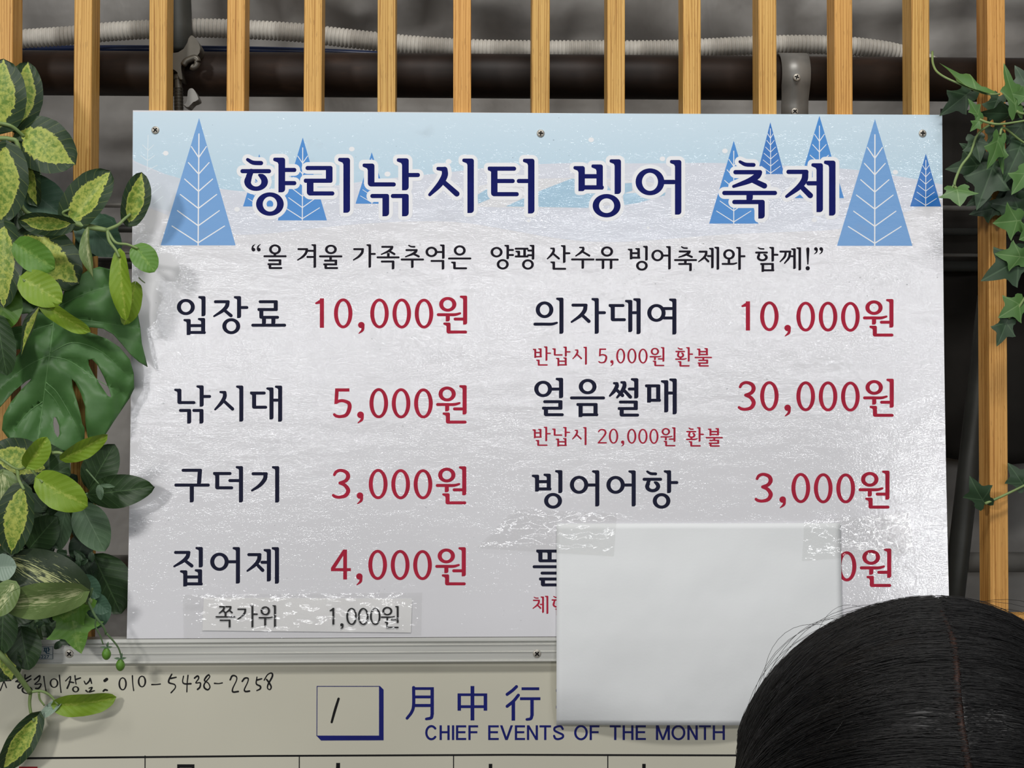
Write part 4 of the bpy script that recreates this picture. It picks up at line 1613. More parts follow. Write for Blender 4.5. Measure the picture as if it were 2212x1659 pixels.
# ------------------------------------------------------------------ artificial foliage
def leaf_mat(name, kind, cols):
    """leaf materials on UV: u along the midrib, v across (0..1)"""
    t = NT(name)
    uv = t.n('ShaderNodeTexCoord')
    sep = t.n('ShaderNodeSeparateXYZ')
    t.set(sep.inputs[0], uv.outputs['UV'])
    u, v = sep.outputs[0], sep.outputs[1]
    av = t.math('ABSOLUTE', t.math('SUBTRACT', t.math('MULTIPLY', v, 2.0), 1.0))
    nz = t.noise(t.coord((240, 240, 240)), 1.0, 4, 0.7)
    nb = t.noise(t.coord((45, 45, 45)), 1.0, 3, 0.6)
    info = t.n('ShaderNodeObjectInfo')
    # side veins run forward from the midrib
    ph = t.math('SUBTRACT', t.math('MULTIPLY', u, 7.0), t.math('MULTIPLY', av, 2.0))
    fr = t.math('ABSOLUTE', t.math('SUBTRACT', t.math('FRACT', ph), 0.5))
    vein = t.math('LESS_THAN', fr, 0.035)
    mid = t.math('LESS_THAN', av, 0.03)
    vv = t.math('MAXIMUM', t.math('MULTIPLY', vein, 0.7), mid) if kind not in ('rib', 'ivy') else mid
    if kind == 'ivy':
        lat = t.math('LESS_THAN', t.math('ABSOLUTE', t.math('SUBTRACT', av, t.math('MULTIPLY', t.math('SUBTRACT', u, 0.16), 3.0))), 0.06)
        vv = t.math('MAXIMUM', mid, t.math('MULTIPLY', lat, 0.8))
    if kind == 'variegated':
        edge = t.math('ADD', t.math('MULTIPLY', t.math('SUBTRACT', nz, 0.5), 0.42), t.math('MULTIPLY', t.math('SUBTRACT', nb, 0.5), 0.35))
        r = t.math('ADD', t.math('POWER', av, 1.4), t.math('MULTIPLY', t.math('POWER', t.math('ABSOLUTE', t.math('SUBTRACT', u, 0.45)), 2.0), 1.6))
        r = t.math('ADD', r, edge)
        inner = t.mix(t.ramp(t.math('ADD', nz, t.math('MULTIPLY', nb, 0.3)), [(0.55, (0, 0, 0)), (0.75, (1, 1, 1))]), cols[1], cols[2])
        rim = t.mix(nb, cols[0], tuple(x * 1.6 for x in cols[0][:3]) + (1,))
        # bright seam just inside the dark rim
        inner = t.mix(t.ramp(r, [(0.28, (0, 0, 0)), (0.40, (1, 1, 1))]), inner, cols[2])
        c = t.mix(t.ramp(r, [(0.44, (0, 0, 0)), (0.47, (1, 1, 1))]), inner, rim)
        c = t.mix(t.math('MULTIPLY', vv, 0.22), c, cols[2])
    elif kind == 'striped':
        st = t.noise(t.coord((1, 1, 1), 'UV'), 1.0)
        mp = t.n('ShaderNodeMapping')
        t.set(mp.inputs[0], uv.outputs['UV'])
        mp.inputs['Scale'].default_value = (5, 34, 1)
        st = t.noise(mp.outputs[0], 1.0, 3, 0.6)
        f = t.math('ADD', st, t.math('MULTIPLY', t.math('SUBTRACT', 0.45, av), 0.28))
        c = t.mix(t.ramp(f, [(0.58, (0, 0, 0)), (0.64, (1, 1, 1))]), t.mix(nb, cols[0], cols[1]), cols[2])
    else:
        c = t.mix(nb, cols[0], cols[1])
        if kind == 'lime':
            s = t.math('ADD', nz, t.math('MULTIPLY', t.math('SUBTRACT', 0.3, av), 0.6))
            c = t.mix(t.math('MULTIPLY', t.ramp(s, [(0.6, (0, 0, 0)), (0.72, (1, 1, 1))]), 0.55), c, cols[2])
        c = t.mix(t.math('MULTIPLY', vv, 0.4 if kind in ('veined', 'rib', 'ivy') else 0.2), c, cols[2])
    hb = t.math('ADD', t.math('MULTIPLY', fr, -0.8), t.math('MULTIPLY', nz, 0.4)) if kind not in ('rib', 'ivy') else nb
    t.bump(hb, 0.3, 0.0012)
    t.base(c, 0.46, 0, 0.4)
    return t.m


M['l_var'] = leaf_mat('variegated_leaf_cloth', 'variegated', [rgb(38, 57, 34), rgb(106, 138, 50), rgb(178, 188, 88)])
M['l_lime'] = leaf_mat('lime_leaf_cloth', 'lime', [rgb(112, 146, 34), rgb(136, 166, 48), rgb(178, 192, 88)])
M['l_green'] = leaf_mat('fresh_green_leaf_cloth', 'lime', [rgb(84, 128, 42), rgb(100, 146, 54), rgb(140, 172, 84)])
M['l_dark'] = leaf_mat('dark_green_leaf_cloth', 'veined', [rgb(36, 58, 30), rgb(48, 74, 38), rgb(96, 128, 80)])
M['l_grey'] = leaf_mat('grey_green_leaf_cloth', 'veined', [rgb(78, 104, 76), rgb(98, 124, 94), rgb(130, 154, 122)])
M['l_teal'] = leaf_mat('teal_leaf_underside', 'veined', [rgb(74, 108, 86), rgb(88, 122, 98), rgb(116, 146, 122)])
M['l_stripe'] = leaf_mat('cream_striped_leaf_cloth', 'striped', [rgb(34, 48, 32), rgb(54, 70, 46), rgb(184, 190, 132)])
M['l_stripe2'] = leaf_mat('cream_edged_leaf_cloth', 'striped', [rgb(98, 122, 66), rgb(118, 140, 82), rgb(196, 202, 150)])
M['l_pale'] = leaf_mat('frosted_leaf_cloth', 'veined', [rgb(134, 156, 138), rgb(152, 172, 154), rgb(186, 200, 186)])
M['l_ivy'] = leaf_mat('ivy_leaf_cloth', 'ivy', [rgb(70, 106, 54), rgb(92, 130, 68), rgb(138, 166, 110)])
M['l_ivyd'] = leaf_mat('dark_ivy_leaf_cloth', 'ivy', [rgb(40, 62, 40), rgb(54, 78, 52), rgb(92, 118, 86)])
M['l_mon'] = leaf_mat('monstera_leaf_cloth', 'rib', [rgb(62, 104, 50), rgb(82, 122, 68), rgb(140, 170, 124)])
M['mon_vein'] = plain('monstera_vein_cloth', rgb(98, 138, 84), 0.45, 0, 0.4)
M['stem'] = plain('green_plastic_stem', rgb(128, 150, 92), 0.5, 0, 0.4)
M['stem_dark'] = plain('dark_green_stem', rgb(86, 112, 72), 0.5, 0, 0.4)


def leaf_axes(pb, pt, roll):
    ax = pt - pb
    L = ax.length
    ax = ax / L
    view = (CAM - (pb + pt) / 2).normalized()
    view = Vector((0, -1, 0)) * 0.5 + view * 0.5
    side = ax.cross(view).normalized()
    nrm = side.cross(ax).normalized()
    q = Quaternion(ax, math.radians(roll))
    return ax, L, q @ side, q @ nrm


def leaf(parent, base, tip, wpx, mat, d=0.04, dt=None, roll=0, fold=0.22, curl=0.10, kind='heart', name='leaf', ser=0.025, twist=0):
    """one leaf with midrib fold, droop and wavy rim; d / dt: distance in front of the slats at base / tip"""
    dt = d if dt is None else dt
    pb, pt = P(base[0], base[1], -d), P(tip[0], tip[1], -dt)
    ax, L, sd, nr = leaf_axes(pb, pt, roll)
    W = wpx * 0.00049 * (1.5 - d) / 1.5
    nu, nv = 18, 10
    ph = random.random() * 6
    vs, uvs, fs = [], [], []
    for i in range(nu + 1):
        u = i / nu
        if kind == 'heart':
            h = (u ** 0.46) * ((1 - u) ** 0.56) * 1.97
            back = 0.0
        elif kind == 'oval':
            h = max(0, math.sin(math.pi * u ** 0.92)) ** 0.62
            back = 0.0
        else:
            h = max(0, math.sin(math.pi * u ** 0.8)) ** 0.9
            back = 0.0
        if ser:
            h *= 1 + ser * (0.5 - ((u * 22 + 0.3) % 1.0)) * (1 if 0.05 < u < 0.97 else 0)
        for j in range(nv + 1):
            v = -1 + 2 * j / nv
            x = v * h * W / 2
            lob = (-0.10 * L * (abs(v) ** 1.6) * (1 - u) ** 3) if kind == 'heart' else 0.0
            z = fold * abs(x) - curl * L * ((u - 0.35) ** 2) * 1.6 + 0.022 * L * math.sin(u * 9 + ph + v * 2) * abs(v) ** 2
            tw = math.radians(twist) * (u - 0.3)
            p = pb + ax * (u * L + lob) + (sd * math.cos(tw) + nr * math.sin(tw)) * x + nr * z
            vs.append(p)
            uvs.append((u, (v + 1) / 2))
    for i in range(nu):
        for j in range(nv):
            a = i * (nv + 1) + j
            fs.append((a, a + 1, a + nv + 2, a + nv + 1))
    o = mesh_obj(name, vs, fs, M[mat], parent, True, uvs)
    return o


def ivy(parent, base, tip, wpx, mat, d=0.03, dt=None, roll=0, fold=0.15, curl=0.1, name='leaf', lobes=5):
    """five-lobed ivy leaf on a polar mesh around the petiole"""
    dt = d if dt is None else dt
    pb, pt = P(base[0], base[1], -d), P(tip[0], tip[1], -dt)
    ax, L, sd, nr = leaf_axes(pb, pt, roll)
    W = wpx * 0.00049 * (1.5 - d) / 1.5
    # outline in unit leaf space: x along the midrib (0..1), y across (-1..1)
    half = [(0.0, 0.05), (-0.10, 0.22), (-0.13, 0.42), (0.0, 0.60), (0.10, 0.62), (0.16, 0.52), (0.27, 0.58), (0.40, 0.80), (0.47, 1.0), (0.53, 0.80),
            (0.56, 0.52), (0.60, 0.40), (0.70, 0.33), (0.82, 0.22), (0.93, 0.09), (1.0, 0.0)]
    out = [(x, y) for x, y in half] + [(x, -y) for x, y in half[::-1][1:]]
    rings = 6
    vs, uvs, fs = [], [], []
    n = len(out)
    cx, cy = 0.18, 0.0
    ph = random.random() * 6

    def put(x, y):
        X = x * L
        Y = y * W / 2
        z = fold * abs(Y) - curl * L * (x - 0.3) ** 2 * 1.5 - 0.05 * L * abs(y) ** 2 + 0.02 * L * math.sin(7 * x + ph + 3 * y)
        vs.append(pb + ax * X + sd * Y + nr * z)
        uvs.append((max(0.0, min(1.0, x)), (y + 1) / 2))

    put(cx, cy)
    for r in range(1, rings + 1):
        for x, y in out:
            k = r / rings
            put(cx + (x - cx) * k, cy + (y - cy) * k)
    for i in range(n):
        j = (i + 1) % n
        fs.append((0, 1 + i, 1 + j))
        for r in range(rings - 1):
            a, b = 1 + r * n, 1 + (r + 1) * n
            fs.append((a + i, b + i, b + j, a + j))
    return mesh_obj(name, vs, fs, M[mat], parent, True, uvs)


def stem(parent, pts, r=0.0014, mat='stem', name='stem', r1=None):
    """pts: (px, py, distance in front of the slats)"""
    path = catmull([P(x, y, -d) for x, y, d in pts], 6) if len(pts) > 2 else [P(x, y, -d) for x, y, d in pts]
    n = len(path)
    rr = [r + ((r1 if r1 is not None else r * 0.75) - r) * i / (n - 1) for i in range(n)]
    return tube(name, path, rr, M[mat], parent, 7)


# --- variegated garland hanging on the left
g = thing('variegated_vine', 'hanging artificial vine with lime-centred dark-rimmed leaves left of the sign', 'vine')
V = lambda *a, **k: leaf(g, *a, **k)
V((-2, 276), (6, 126), 112, 'l_var', 0.075, 0.085, fold=0.1, twist=20)
V((38, 276), (62, 132), 84, 'l_var', 0.055, 0.06, roll=18, fold=0.1)
V((44, 282), (156, 352), 118, 'l_var', 0.062, 0.07, fold=0.10, curl=0.18)
V((12, 318), (2, 482), 104, 'l_var', 0.085, 0.08, roll=-10)
V((48, 328), (76, 446), 66, 'l_var', 0.058, 0.055, roll=24)
V((150, 482), (236, 368), 92, 'l_var', 0.060, 0.065, roll=-10, fold=0.35)
V((279, 480), (308, 372), 62, 'l_var', 0.050, 0.055, roll=22, fold=0.3)
V((152, 484), (38, 478), 56, 'l_var', 0.080, 0.085, roll=-30, fold=0.3)
V((40, 512), (168, 610), 132, 'l_var', 0.050, 0.060, fold=0.08)
V((8, 488), (4, 664), 92, 'l_var', 0.082, 0.085, roll=10)
V((36, 528), (116, 580), 70, 'l_green', 0.090, 0.095, roll=12, fold=0.15)
V((50, 602), (132, 652), 74, 'l_lime', 0.092, 0.095, fold=0.15)
V((86, 658), (40, 768), 30, 'l_var', 0.085, 0.075, roll=35, fold=0.5, kind='lance')
V((93, 656), (192, 720), 44, 'l_lime', 0.090, 0.085, roll=30, fold=0.3)
V((188, 490), (197, 604), 36, 'l_stripe2', 0.072, 0.07, roll=40, fold=0.6, kind='lance')
V((258, 550), (268, 694), 50, 'l_lime', 0.068, 0.062, roll=20, fold=0.25)
V((292, 616), (270, 704), 46, 'l_lime', 0.055, 0.05, roll=-30, fold=0.25)
V((294, 534), (334, 586), 56, 'l_green', 0.060, 0.062, roll=-10)
V((10, 620), (-4, 716), 90, 'l_green', 0.070, 0.07)
V((-6, 690), (14, 812), 62, 'l_dark', 0.075, 0.07)
V((40, 1000), (152, 1024), 112, 'l_dark', 0.050, 0.055, fold=0.06, curl=0.05)
V((96, 1012), (-26, 976), 100, 'l_var', 0.064, 0.068, fold=0.06, curl=0.05)
V((60, 1006), (102, 946), 52, 'l_lime', 0.088, 0.092, roll=25, fold=0.4)
V((138, 990), (232, 942), 44, 'l_lime', 0.085, 0.09, roll=28, fold=0.35)
V((84, 1036), (184, 1094), 78, 'l_lime', 0.088, 0.095, roll=8, fold=0.12, curl=0.2)
V((6, 1024), (14, 1134), 78, 'l_stripe2', 0.072, 0.07)
V((48, 1054), (20, 1200), 84, 'l_var', 0.082, 0.08, roll=12, fold=0.25)
V((-8, 1226), (34, 1224), 60, 'l_pale', 0.085, 0.09)
stem(g, [(-30, 262, 0.07), (10, 268, 0.078), (30, 276, 0.075), (52, 295, 0.066)], 0.0022)
stem(g, [(-20, 300, 0.07), (20, 300, 0.07), (40, 320, 0.068), (45, 440, 0.06), (90, 470, 0.06), (160, 480, 0.062), (230, 496, 0.06)], 0.0026)
stem(g, [(140, 472, 0.06), (180, 488, 0.062), (232, 498, 0.06)], 0.0030, r1=0.0022)
stem(g, [(230, 497, 0.06), (255, 486, 0.058), (268, 474, 0.055), (282, 462, 0.052)], 0.0019)
stem(g, [(232, 498, 0.06), (236, 520, 0.064), (250, 540, 0.068), (258, 556, 0.068)], 0.0018)
stem(g, [(234, 502, 0.06), (250, 524, 0.062), (275, 528, 0.062), (298, 537, 0.061)], 0.0016)
stem(g, [(300, 600, 0.055), (306, 606, 0.05), (313, 611, 0.045)], 0.0007)
stem(g, [(150, 470, 0.06), (136, 460, 0.064), (150, 452, 0.066)], 0.0016)
stem(g, [(36, 590, 0.08), (46, 600, 0.088), (54, 608, 0.092)], 0.0018)
stem(g, [(112, 978, 0.085), (128, 978, 0.085), (142, 984, 0.085)], 0.0018)
stem(g, [(38, 1014, 0.07), (40, 1034, 0.078), (52, 1058, 0.082)], 0.0020)
stem(g, [(64, 1008, 0.07), (78, 1026, 0.08), (92, 1042, 0.088)], 0.0016)
stem(g, [(0, 990, 0.066), (38, 1013, 0.072), (64, 1002, 0.08), (84, 972, 0.088)], 0.0015)
settle(g)

# --- monstera leaf, traced outline with slots and holes, domed and veined
def monstera():
    root = thing('monstera_leaf', 'large split monstera leaf overlapping the left edge of the sign', 'leaf')
    outl = [(128, 660), (140, 628), (162, 602), (190, 584), (215, 576), (240, 582), (262, 602), (282, 632), (296, 668), (303, 706), (306, 742), (313, 770), (318.5, 793),
            (300, 782), (282, 766), (262, 742), (244, 722), (222, 710), (196, 707), (176, 712), (200, 720), (232, 732), (258, 750), (280, 776), (289, 806), (290, 838), (280, 860), (262, 886),
            (242, 916), (226, 942), (206, 962), (194, 962), (189, 940), (185, 912), (184, 878), (175, 850), (163, 826), (155, 818), (157, 836), (167, 868), (174, 894), (178, 916), (183, 924), (183, 946), (178, 966),
            (160, 976), (130, 976), (96, 968), (60, 960), (20, 950), (4, 928), (8, 898), (24, 868), (46, 842), (64, 824), (68, 818), (56, 824), (30, 846), (2, 878), (-24, 900), (-40, 880), (-30, 840),
            (-14, 806), (12, 782), (36, 770), (50, 754), (22, 756), (4, 742), (8, 716), (30, 706), (68, 700), (72, 686), (60, 677), (30, 680), (2, 690), (-20, 680), (-10, 650), (20, 632), (60, 628), (100, 640)]
    holes = [[(191, 777), (199, 776), (212, 790), (226, 816), (236, 842), (240, 858), (233, 856), (218, 834), (202, 808), (192, 788)],
             [(116, 901), (121, 902), (128, 920), (129, 938), (125, 946), (118, 934), (115, 916)]]
    def pip(poly, x, y):
        hit, j = False, len(poly) - 1
        for i in range(len(poly)):
            if (poly[i][1] > y) != (poly[j][1] > y) and x < (poly[j][0] - poly[i][0]) * (y - poly[i][1]) / (poly[j][1] - poly[i][1]) + poly[i][0]:
                hit = not hit
            j = i
        return hit
    rib = [Vector(q) for q in ((124, 640), (116, 700), (105, 780), (96, 850), (84, 935), (80, 975))]
    veins = [(((117, 690), (170, 690), (240, 700), (288, 706))), ((118, 668), (170, 640), (230, 620), (262, 616)), ((106, 770), (150, 780), (210, 820), (262, 850)), ((108, 762), (160, 740), (220, 760), (275, 812)),
             ((100, 826), (125, 850), (160, 910), (178, 952)), ((97, 840), (118, 862), (140, 900)), ((107, 768), (60, 790), (10, 830), (-10, 850)), ((92, 868), (62, 890), (28, 930)), ((114, 700), (60, 716), (20, 726)), ((118, 668), (70, 650), (10, 655))]
    vs = [Vector(p) for p in outl]
    es = [(i, (i + 1) % len(outl)) for i in range(len(outl))]
    for h in holes:
        o = len(vs)
        vs += [Vector(p) for p in h]
        es += [(o + i, o + (i + 1) % len(h)) for i in range(len(h))]
    for vn in [[(p.x, p.y) for p in rib]] + [list(q) for q in veins]:
        q = catmull([(x, y, 0) for x, y in vn], 10)
        o = len(vs)
        vs += [Vector((p.x, p.y)) for p in q]
        es += [(o + i, o + i + 1) for i in range(len(q) - 1)]
    for x in range(-40, 325, 9):
        for y in range(575, 980, 9):
            vs.append(Vector((x + 4 * ((y // 9) % 2), y)))
    v, e, f, *_ = delaunay_2d_cdt(vs, es, [], 0, 1e-3)
    keep = []
    for t in f:
        cx, cy = sum(v[i].x for i in t) / 3, sum(v[i].y for i in t) / 3
        if pip(outl, cx, cy) and not any(pip(h, cx, cy) for h in holes):
            keep.append(t)
    segs = [(a, b, 1.0) for a, b in zip(rib[:-1], rib[1:])]
    for vn in veins:
        q = [Vector(p) for p in vn]
        segs += [(a, b, 0.8) for a, b in zip(q[:-1], q[1:])]

    def groove(x, y):
        p = Vector((x, y))
        best = 1e9
        for a, b, k in segs:
            ab = b - a
            t = max(0.0, min(1.0, (p - a).dot(ab) / ab.length_squared))
            best = min(best, (p - (a + ab * t)).length / k)
        return best
    def depth(x, y):
        gd = groove(x, y)
        d = 0.028 + 0.010 * (1 - ((x - 120) / 200) ** 2) + 0.006 * math.sin(x * 0.035 + 1) * math.sin(y * 0.03)
        d += 0.0050 * min(1.0, gd / 28.0)
        d -= 0.016 * max(0, (x - 240) / 80) - 0.006 * max(0, (950 - y) / 400)
        d += 0.0018 * noise.noise(Vector((x * 0.03, y * 0.03, 5)))
        return max(d, 0.0125)
    verts, uvs = [], []
    used = sorted({i for t in keep for i in t})
    ix = {a: i for i, a in enumerate(used)}
    for a in used:
        x, y = v[a].x, v[a].y
        verts.append(P(x, y, -depth(x, y)))
        uvs.append((0.5, 0.95))
    o = mesh_obj('blade', verts, [tuple(ix[i] for i in t) for t in keep], M['l_mon'], root, True, uvs)
    m = o.modifiers.new('thickness', 'SOLIDIFY')
    m.thickness = 0.0005
    for vn, r in [([(p.x, p.y) for p in rib], 0.0013)] + [(q, 0.0009) for q in veins]:
        q = catmull([(x, y, 0) for x, y in vn], 10)
        path = [P(p.x, p.y, -depth(p.x, p.y) - 0.0003) for p in q]
        tube('vein', path, [r * (1 - 0.75 * i / (len(path) - 1)) for i in range(len(path))], M['mon_vein'], root, 6)
    stem(root, [(124, 640, 0.034), (90, 600, 0.02), (20, 560, 0.006), (-20, 540, 0.004)], 0.0026, 'stem_dark', 'petiole')
    settle(root)


monstera()

# --- broad blue-green leaves in the back of the bunch
g2 = thing('eucalyptus_spray', 'spray of dull blue-green serrated leaves behind the variegated vine', 'foliage')
leaf(g2, (48, 396), (146, 476), 92, 'l_teal', 0.040, 0.035)
leaf(g2, (176, 474), (256, 548), 84, 'l_teal', 0.022, 0.02, ser=0.05)
leaf(g2, (240, 478), (170, 548), 76, 'l_teal', 0.016, 0.014, ser=0.05)
leaf(g2, (176, 1250), (214, 1290), 46, 'l_teal', 0.040, 0.045)
leaf(g2, (196, 1290), (234, 1322), 42, 'l_teal', 0.038, 0.042)
leaf(g2, (226, 1300), (176, 1352), 70, 'l_teal', 0.024, 0.026)
stem(g2, [(-10, 380, 0.03), (50, 400, 0.036), (120, 440, 0.03), (180, 476, 0.02), (240, 480, 0.016)], 0.0018, 'stem_dark')
stem(g2, [(150, 1235, 0.03), (178, 1258, 0.036), (198, 1292, 0.036)], 0.0014, 'stem_dark')
settle(g2)

# --- dark oval leaves lower down
g3 = thing('laurel_spray', 'spray of smooth dark oval leaves reaching over the sign edge below the monstera', 'foliage')
leaf(g3, (186, 1070), (330, 1052), 72, 'l_dark', 0.030, 0.042, kind='oval', ser=0, fold=0.1)
leaf(g3, (190, 1058), (246, 960), 76, 'l_dark', 0.022, 0.026, kind='oval', ser=0, fold=0.12)
leaf(g3, (172, 1084), (226, 1192), 76, 'l_grey', 0.034, 0.03, kind='oval', ser=0, fold=0.15)
leaf(g3, (142, 1096), (124, 1190), 52, 'l_grey', 0.032, 0.028, kind='oval', ser=0, roll=20)
leaf(g3, (62, 1186), (122, 1116), 72, 'l_dark', 0.034, 0.04, kind='oval', ser=0)
leaf(g3, (150, 1060), (120, 1130), 60, 'l_dark', 0.020, 0.02, kind='oval', ser=0)
stem(g3, [(120, 1100, 0.02), (160, 1080, 0.026), (190, 1066, 0.028)], 0.0018, 'stem_dark')
st2 = stem(g3, [(186, 1014, 0.05), (200, 1030, 0.052), (214, 1046, 0.054)], 0.0010, 'stem_dark')
leaf(g3, (214, 1046), (218, 1080), 16, 'l_grey', 0.054, 0.058, kind='oval', ser=0, name='small_leaf')
leaf(g3, (216, 1048), (248, 1051), 9, 'l_grey', 0.054, 0.058, kind='oval', ser=0, name='small_leaf')
settle(g3)

# --- cream-striped philodendron leaves at the lower left
g4 = thing('philodendron_spray', 'two large dark leaves streaked with cream at the lower left', 'foliage')
leaf(g4, (178, 1284), (16, 1208), 116, 'l_stripe', 0.070, 0.076, fold=0.12, ser=0)
leaf(g4, (176, 1280), (-8, 1312), 86, 'l_stripe2', 0.085, 0.09, roll=-25, fold=0.18, ser=0)
leaf(g4, (30, 1262), (-14, 1330), 60, 'l_stripe2', 0.094, 0.098, roll=10, ser=0)
stem(g4, [(192, 1300, 0.06), (182, 1286, 0.068), (168, 1274, 0.074)], 0.0042, r1=0.0018)
settle(g4)

g5 = thing('begonia_leaf', 'dull green ribbed leaf tucked against the lower left edge of the sign', 'leaf')
leaf(g5, (200, 1196), (262, 1326), 108, 'l_dark', 0.0026, 0.0012, roll=6, ser=0.02, kind='oval', fold=0.02, curl=0.0, name='blade')
stem(g5, [(170, 1205, 0.01), (186, 1212, 0.008), (204, 1222, 0.005)], 0.0016, 'stem_dark', 'petiole')
settle(g5)

g6 = thing('grape_ivy_sprig', 'bright green lobed leaves hanging over the whiteboard frame', 'foliage')
ivy(g6, (190, 1292), (118, 1350), 80, 'l_green', 0.052, 0.05)
ivy(g6, (150, 1318), (176, 1412), 122, 'l_green', 0.044, 0.05, roll=-10)
stem(g6, [(200, 1270, 0.05), (190, 1292, 0.05), (150, 1318, 0.045)], 0.0013, 'stem_dark')
settle(g6)

# --- drooping bud sprig
g7 = thing('bud_sprig', 'thin drooping sprig with two green buds in front of the aluminium frame', 'foliage')
stem(g7, [(186, 1290, 0.066), (198, 1316, 0.066), (208, 1334, 0.066), (222, 1352, 0.064), (230, 1368, 0.062)], 0.0014, 'stem_dark')
stem(g7, [(208, 1334, 0.066), (206, 1352, 0.064), (216, 1372, 0.062), (223, 1392, 0.06)], 0.0009, 'stem_dark')
stem(g7, [(230, 1368, 0.062), (246, 1386, 0.06), (256, 1400, 0.058), (262, 1418, 0.056)], 0.0010, 'stem_dark')
stem(g7, [(226, 1360, 0.062), (228, 1372, 0.062)], 0.0008, 'stem_dark')
for bx, by in ((230, 1412), (260, 1436)):
    c = P(bx, by, -0.058)
    bm = bmesh.new()
    bmesh.ops.create_uvsphere(bm, u_segments=14, v_segments=10, radius=1.0)
    for v_ in bm.verts:
        k = 1.0 - 0.28 * v_.co.z if v_.co.z > 0 else 1.0
        v_.co = Vector((c.x + v_.co.x * 0.0046 * k, c.y + v_.co.y * 0.0046 * k, c.z + v_.co.z * 0.0064))
    bm_obj('bud', bm, M['l_green'], g7, True)
    for a, b in ((-14, -2), (13, -3), (4, -14)):
        leaf(g7, (bx + 1, by - 13), (bx + a, by - 12 + b), 5, 'l_grey', 0.06, 0.062, kind='lance', name='sepal', ser=0)
settle(g7)

# --- tail of the vine across the whiteboard
g8 = thing('trailing_vine_tip', 'trailing vine end with a lime leaf lying across the whiteboard', 'vine')
leaf(g8, (8, 1306), (2, 1416), 66, 'l_dark', 0.068, 0.07, kind='oval', ser=0, name='leaf')
leaf(g8, (44, 1352), (62, 1448), 74, 'l_dark', 0.046, 0.05, kind='oval', ser=0, name='leaf')
leaf(g8, (12, 1400), (24, 1470), 60, 'l_var', 0.05, 0.05)
leaf(g8, (-6, 1432), (26, 1462), 60, 'l_dark', 0.045, 0.045)
leaf(g8, (122, 1524), (249, 1513), 56, 'l_lime', 0.032, 0.030, roll=24, fold=0.35, curl=0.15)
leaf(g8, (130, 1516), (80, 1554), 26, 'l_pale', 0.030, 0.028, roll=30, ser=0)
leaf(g8, (80, 1548), (4, 1668), 62, 'l_var', 0.034, 0.036, roll=-12, fold=0.4)
stem(g8, [(-20, 1394, 0.07), (10, 1424, 0.068), (40, 1460, 0.05), (66, 1497, 0.036)], 0.0034, r1=0.0026)
stem(g8, [(66, 1497, 0.036), (64, 1520, 0.034), (68, 1545, 0.034), (74, 1558, 0.034)], 0.0018)
stem(g8, [(66, 1495, 0.036), (88, 1493, 0.036), (108, 1502, 0.034), (126, 1523, 0.032)], 0.0016)
stem(g8, [(84, 1496, 0.036), (86, 1510, 0.034), (96, 1524, 0.032)], 0.0012)
settle(g8)

# --- sparse filler foliage behind, its dark colour standing in for shaded gaps
g9 = thing('dark_filler_foliage', 'dark-coloured leaves added to darken the gaps behind the top of the left vine', 'foliage')
g10 = thing('dark_filler_foliage', 'dark-coloured leaves added to darken the gaps behind the foliage at the lower left', 'foliage')
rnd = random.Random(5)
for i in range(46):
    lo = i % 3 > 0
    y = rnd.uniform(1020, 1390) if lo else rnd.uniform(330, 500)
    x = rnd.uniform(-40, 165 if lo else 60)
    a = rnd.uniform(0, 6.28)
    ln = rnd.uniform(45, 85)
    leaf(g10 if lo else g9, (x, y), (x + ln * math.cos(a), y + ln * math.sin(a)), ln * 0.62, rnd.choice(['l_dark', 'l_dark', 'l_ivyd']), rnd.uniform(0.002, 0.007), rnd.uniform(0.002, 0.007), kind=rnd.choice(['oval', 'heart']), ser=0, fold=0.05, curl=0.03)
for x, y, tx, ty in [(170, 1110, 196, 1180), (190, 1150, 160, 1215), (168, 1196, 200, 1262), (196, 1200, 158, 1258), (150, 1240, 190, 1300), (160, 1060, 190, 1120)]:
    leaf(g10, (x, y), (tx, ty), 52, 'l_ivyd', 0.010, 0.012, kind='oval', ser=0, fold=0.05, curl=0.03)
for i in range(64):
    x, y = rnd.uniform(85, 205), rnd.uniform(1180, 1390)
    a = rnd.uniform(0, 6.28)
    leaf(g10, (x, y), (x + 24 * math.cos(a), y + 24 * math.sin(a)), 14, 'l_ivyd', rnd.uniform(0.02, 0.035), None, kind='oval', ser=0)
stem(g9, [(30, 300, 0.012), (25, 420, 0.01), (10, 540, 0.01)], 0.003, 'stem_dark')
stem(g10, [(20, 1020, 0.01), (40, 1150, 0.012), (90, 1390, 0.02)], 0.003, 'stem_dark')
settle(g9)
settle(g10)

# --- ivy on the right
h = thing('ivy_garland', 'artificial ivy garland hanging over the slats right of the sign', 'ivy')
ivy(h, (2128, 206), (2022, 150), 70, 'l_ivy', 0.050, 0.03, roll=58, fold=0.5, curl=-0.2)
ivy(h, (2098, 196), (2030, 250), 70, 'l_ivyd', 0.020, 0.016)
ivy(h, (2196, 244), (2172, 134), 58, 'l_ivy', 0.058, 0.06, roll=25)
ivy(h, (2200, 242), (2108, 248), 60, 'l_ivyd', 0.046, 0.05, roll=-35)
ivy(h, (2116, 254), (2092, 212), 36, 'l_ivy', 0.056, 0.058, roll=20)
ivy(h, (2118, 258), (2096, 284), 30, 'l_ivy', 0.058, 0.06)
ivy(h, (2160, 292), (2136, 366), 58, 'l_ivy', 0.060, 0.062, roll=-25)
ivy(h, (2160, 300), (2164, 378), 36, 'l_ivy', 0.056, 0.05, roll=40)
ivy(h, (2106, 294), (2118, 350), 66, 'l_ivyd', 0.044, 0.05)
ivy(h, (2150, 346), (2110, 452), 104, 'l_ivyd', 0.040, 0.044, roll=10)
ivy(h, (2208, 306), (2170, 396), 88, 'l_ivyd', 0.048, 0.05)
